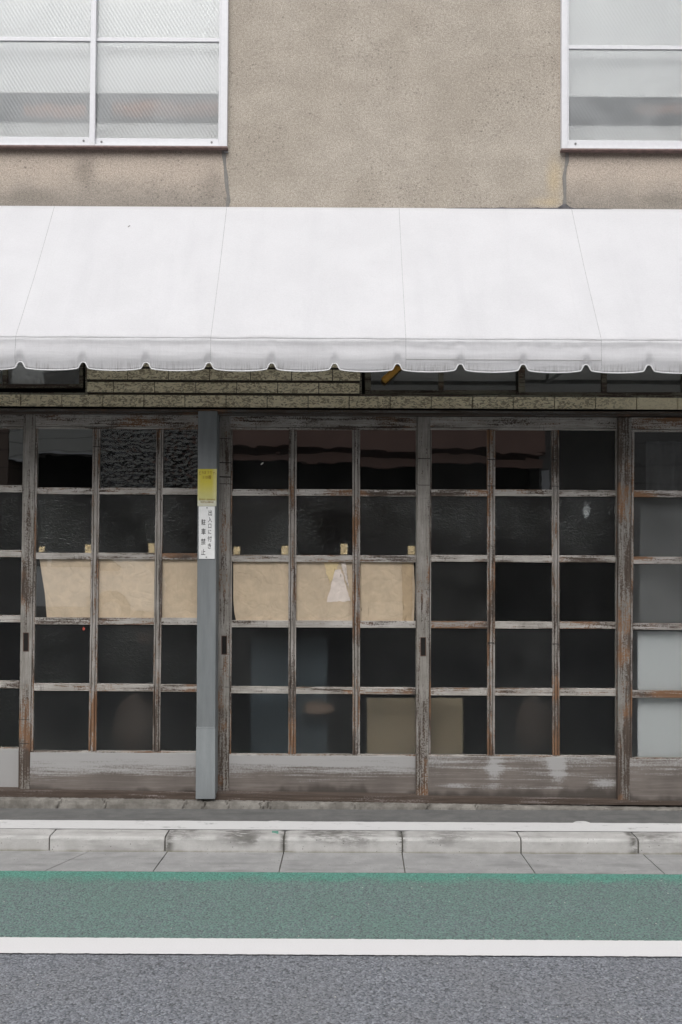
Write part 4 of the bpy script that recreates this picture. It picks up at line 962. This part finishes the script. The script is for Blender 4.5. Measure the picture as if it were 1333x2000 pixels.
def obox(x0, x1, z0, z1, y0, y1): return MB().box((x0, y1, z0), (x1, y0, z1))
b1 = thing('house', (ox(-200), YO-2, 0), 'brown clad house across the street, mirrored at the far left', 'building')
obox(ox(-1500), ox(22), 0, 9.0, YO, YO-5).build('wall', 'o_brown', b1); obox(ox(-1520), ox(24), 9.0, 9.2, YO+.3, YO-5.3).build('roof', 'o_roof', b1)
b2 = thing('garage_house', (ox(170), YO-2, 0), 'pale house with a dark open garage across the street, mirrored in the left top panes', 'building')
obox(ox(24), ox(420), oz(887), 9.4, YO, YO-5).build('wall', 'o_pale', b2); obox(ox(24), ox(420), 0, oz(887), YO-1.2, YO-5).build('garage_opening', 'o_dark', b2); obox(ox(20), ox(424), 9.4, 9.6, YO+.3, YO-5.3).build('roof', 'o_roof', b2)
obox(ox(24), ox(420), oz(890), oz(886.7), YO+.05, YO-.05).build('eaves_trim', 'white_metal', b2)
b3 = thing('shophouse', (ox(700), YO-2, 0), 'brown shop with a deep fascia across the street, mirrored in the middle top panes', 'building')
obox(ox(424), ox(1058), oz(880), 9.2, YO+.4, YO-5).build('fascia', 'o_fascia', b3); obox(ox(424), ox(1058), oz(905), oz(890), YO+.1, YO-.1).build('signboard', 'o_fascia', b3)
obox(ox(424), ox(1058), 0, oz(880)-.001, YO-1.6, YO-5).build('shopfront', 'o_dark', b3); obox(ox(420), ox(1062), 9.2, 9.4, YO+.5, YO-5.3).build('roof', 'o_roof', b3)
b4 = thing('house', (ox(1300), YO-2, 0), 'grey house across the street, mirrored at the right', 'building')
obox(ox(1062), ox(2900), 0, 9.6, YO-.5, YO-5).build('wall', siding('grey_siding', (.22, .21, .20), 14), b4); obox(ox(1060), ox(2900), 9.6, 9.8, YO-.2, YO-5.3).build('roof', 'o_roof', b4)
obox(ox(1066), ox(1082), oz(960), oz(908), YO-.45, YO-.55).build('window', 'white_metal', b4)
sheet('far_pavement', -20, -13.2, .05, 'pave', x0=-40, x1=40)

def car():
    Yc = -13.0+.0; sc = F/(5.73+12.3)
    xc = (60-CX)/sc; c = thing('parked_car', (xc, Yc-.0, 0), 'white car parked across the street, mirrored over the kraft paper', 'car')
    n = N('white_car_paint', .25); pm = n.fin((.80, .80, .80)); n = N('car_glass', .05); gm = n.fin((.03, .03, .035)); n = N('tyre_rubber', .8); tm = n.fin((.03, .03, .03))
    side = [(-2.2, .35), (-2.25, .62), (-2.15, .82), (-1.6, .93), (-.95, 1.0), (-.45, 1.40), (.2, 1.48), (1.1, 1.46), (1.75, 1.22), (2.1, 1.0), (2.2, .7), (2.15, .35)]
    # wheel arches cut the sill line
    low = [(2.15, .28)]+[(1.38+.36*math.cos(a), .30+.36*math.sin(a)) for a in [math.pi*k/8 for k in range(9)]]+[(-1.38+.36*math.cos(a), .30+.36*math.sin(a)) for a in [math.pi*k/8 for k in range(9)]]+[(-2.2, .28)]
    poly = side+low; m = len(poly); b = MB()
    def wd(z): return .84 if z < .95 else .84-.28*(z-.95)/.5
    b.add([(xc+x, Yc+wd(z), z) for x, z in poly]+[(xc+x, Yc-wd(z), z) for x, z in poly], [tuple(range(m)), tuple(range(2*m-1, m-1, -1))]+[(i, i+m, (i+1) % m+m, (i+1) % m) for i in range(m)])
    b.build('body', pm, c, bevel=.03)
    for win in (((-.82, 1.02), (-.40, 1.36), (.30, 1.42), (.30, 1.02)), ((.38, 1.02), (.38, 1.42), (1.05, 1.40), (1.55, 1.10), (1.5, 1.02))):
        k = len(win); MB().add([(xc+x, Yc+wd(z)+.006, z) for x, z in win]+[(xc+x, Yc+wd(z)-.01, z) for x, z in win], [tuple(range(k)), tuple(range(2*k-1, k-1, -1))]+[(i, i+k, (i+1) % k+k, (i+1) % k) for i in range(k)]).build('side_window', gm, c)
    for sx in (-1.38, 1.38):
        for sy in (.70, -.70):
            wv = MB().tube([(xc+sx, Yc+sy-.1, .30), (xc+sx, Yc+sy+.1, .30)], .30, 24).build('wheel', tm, c); MB().tube([(xc+sx, Yc+sy-.11, .30), (xc+sx, Yc+sy+.11, .30)], .18, 16).build('rim', 'steel', wv)
car()
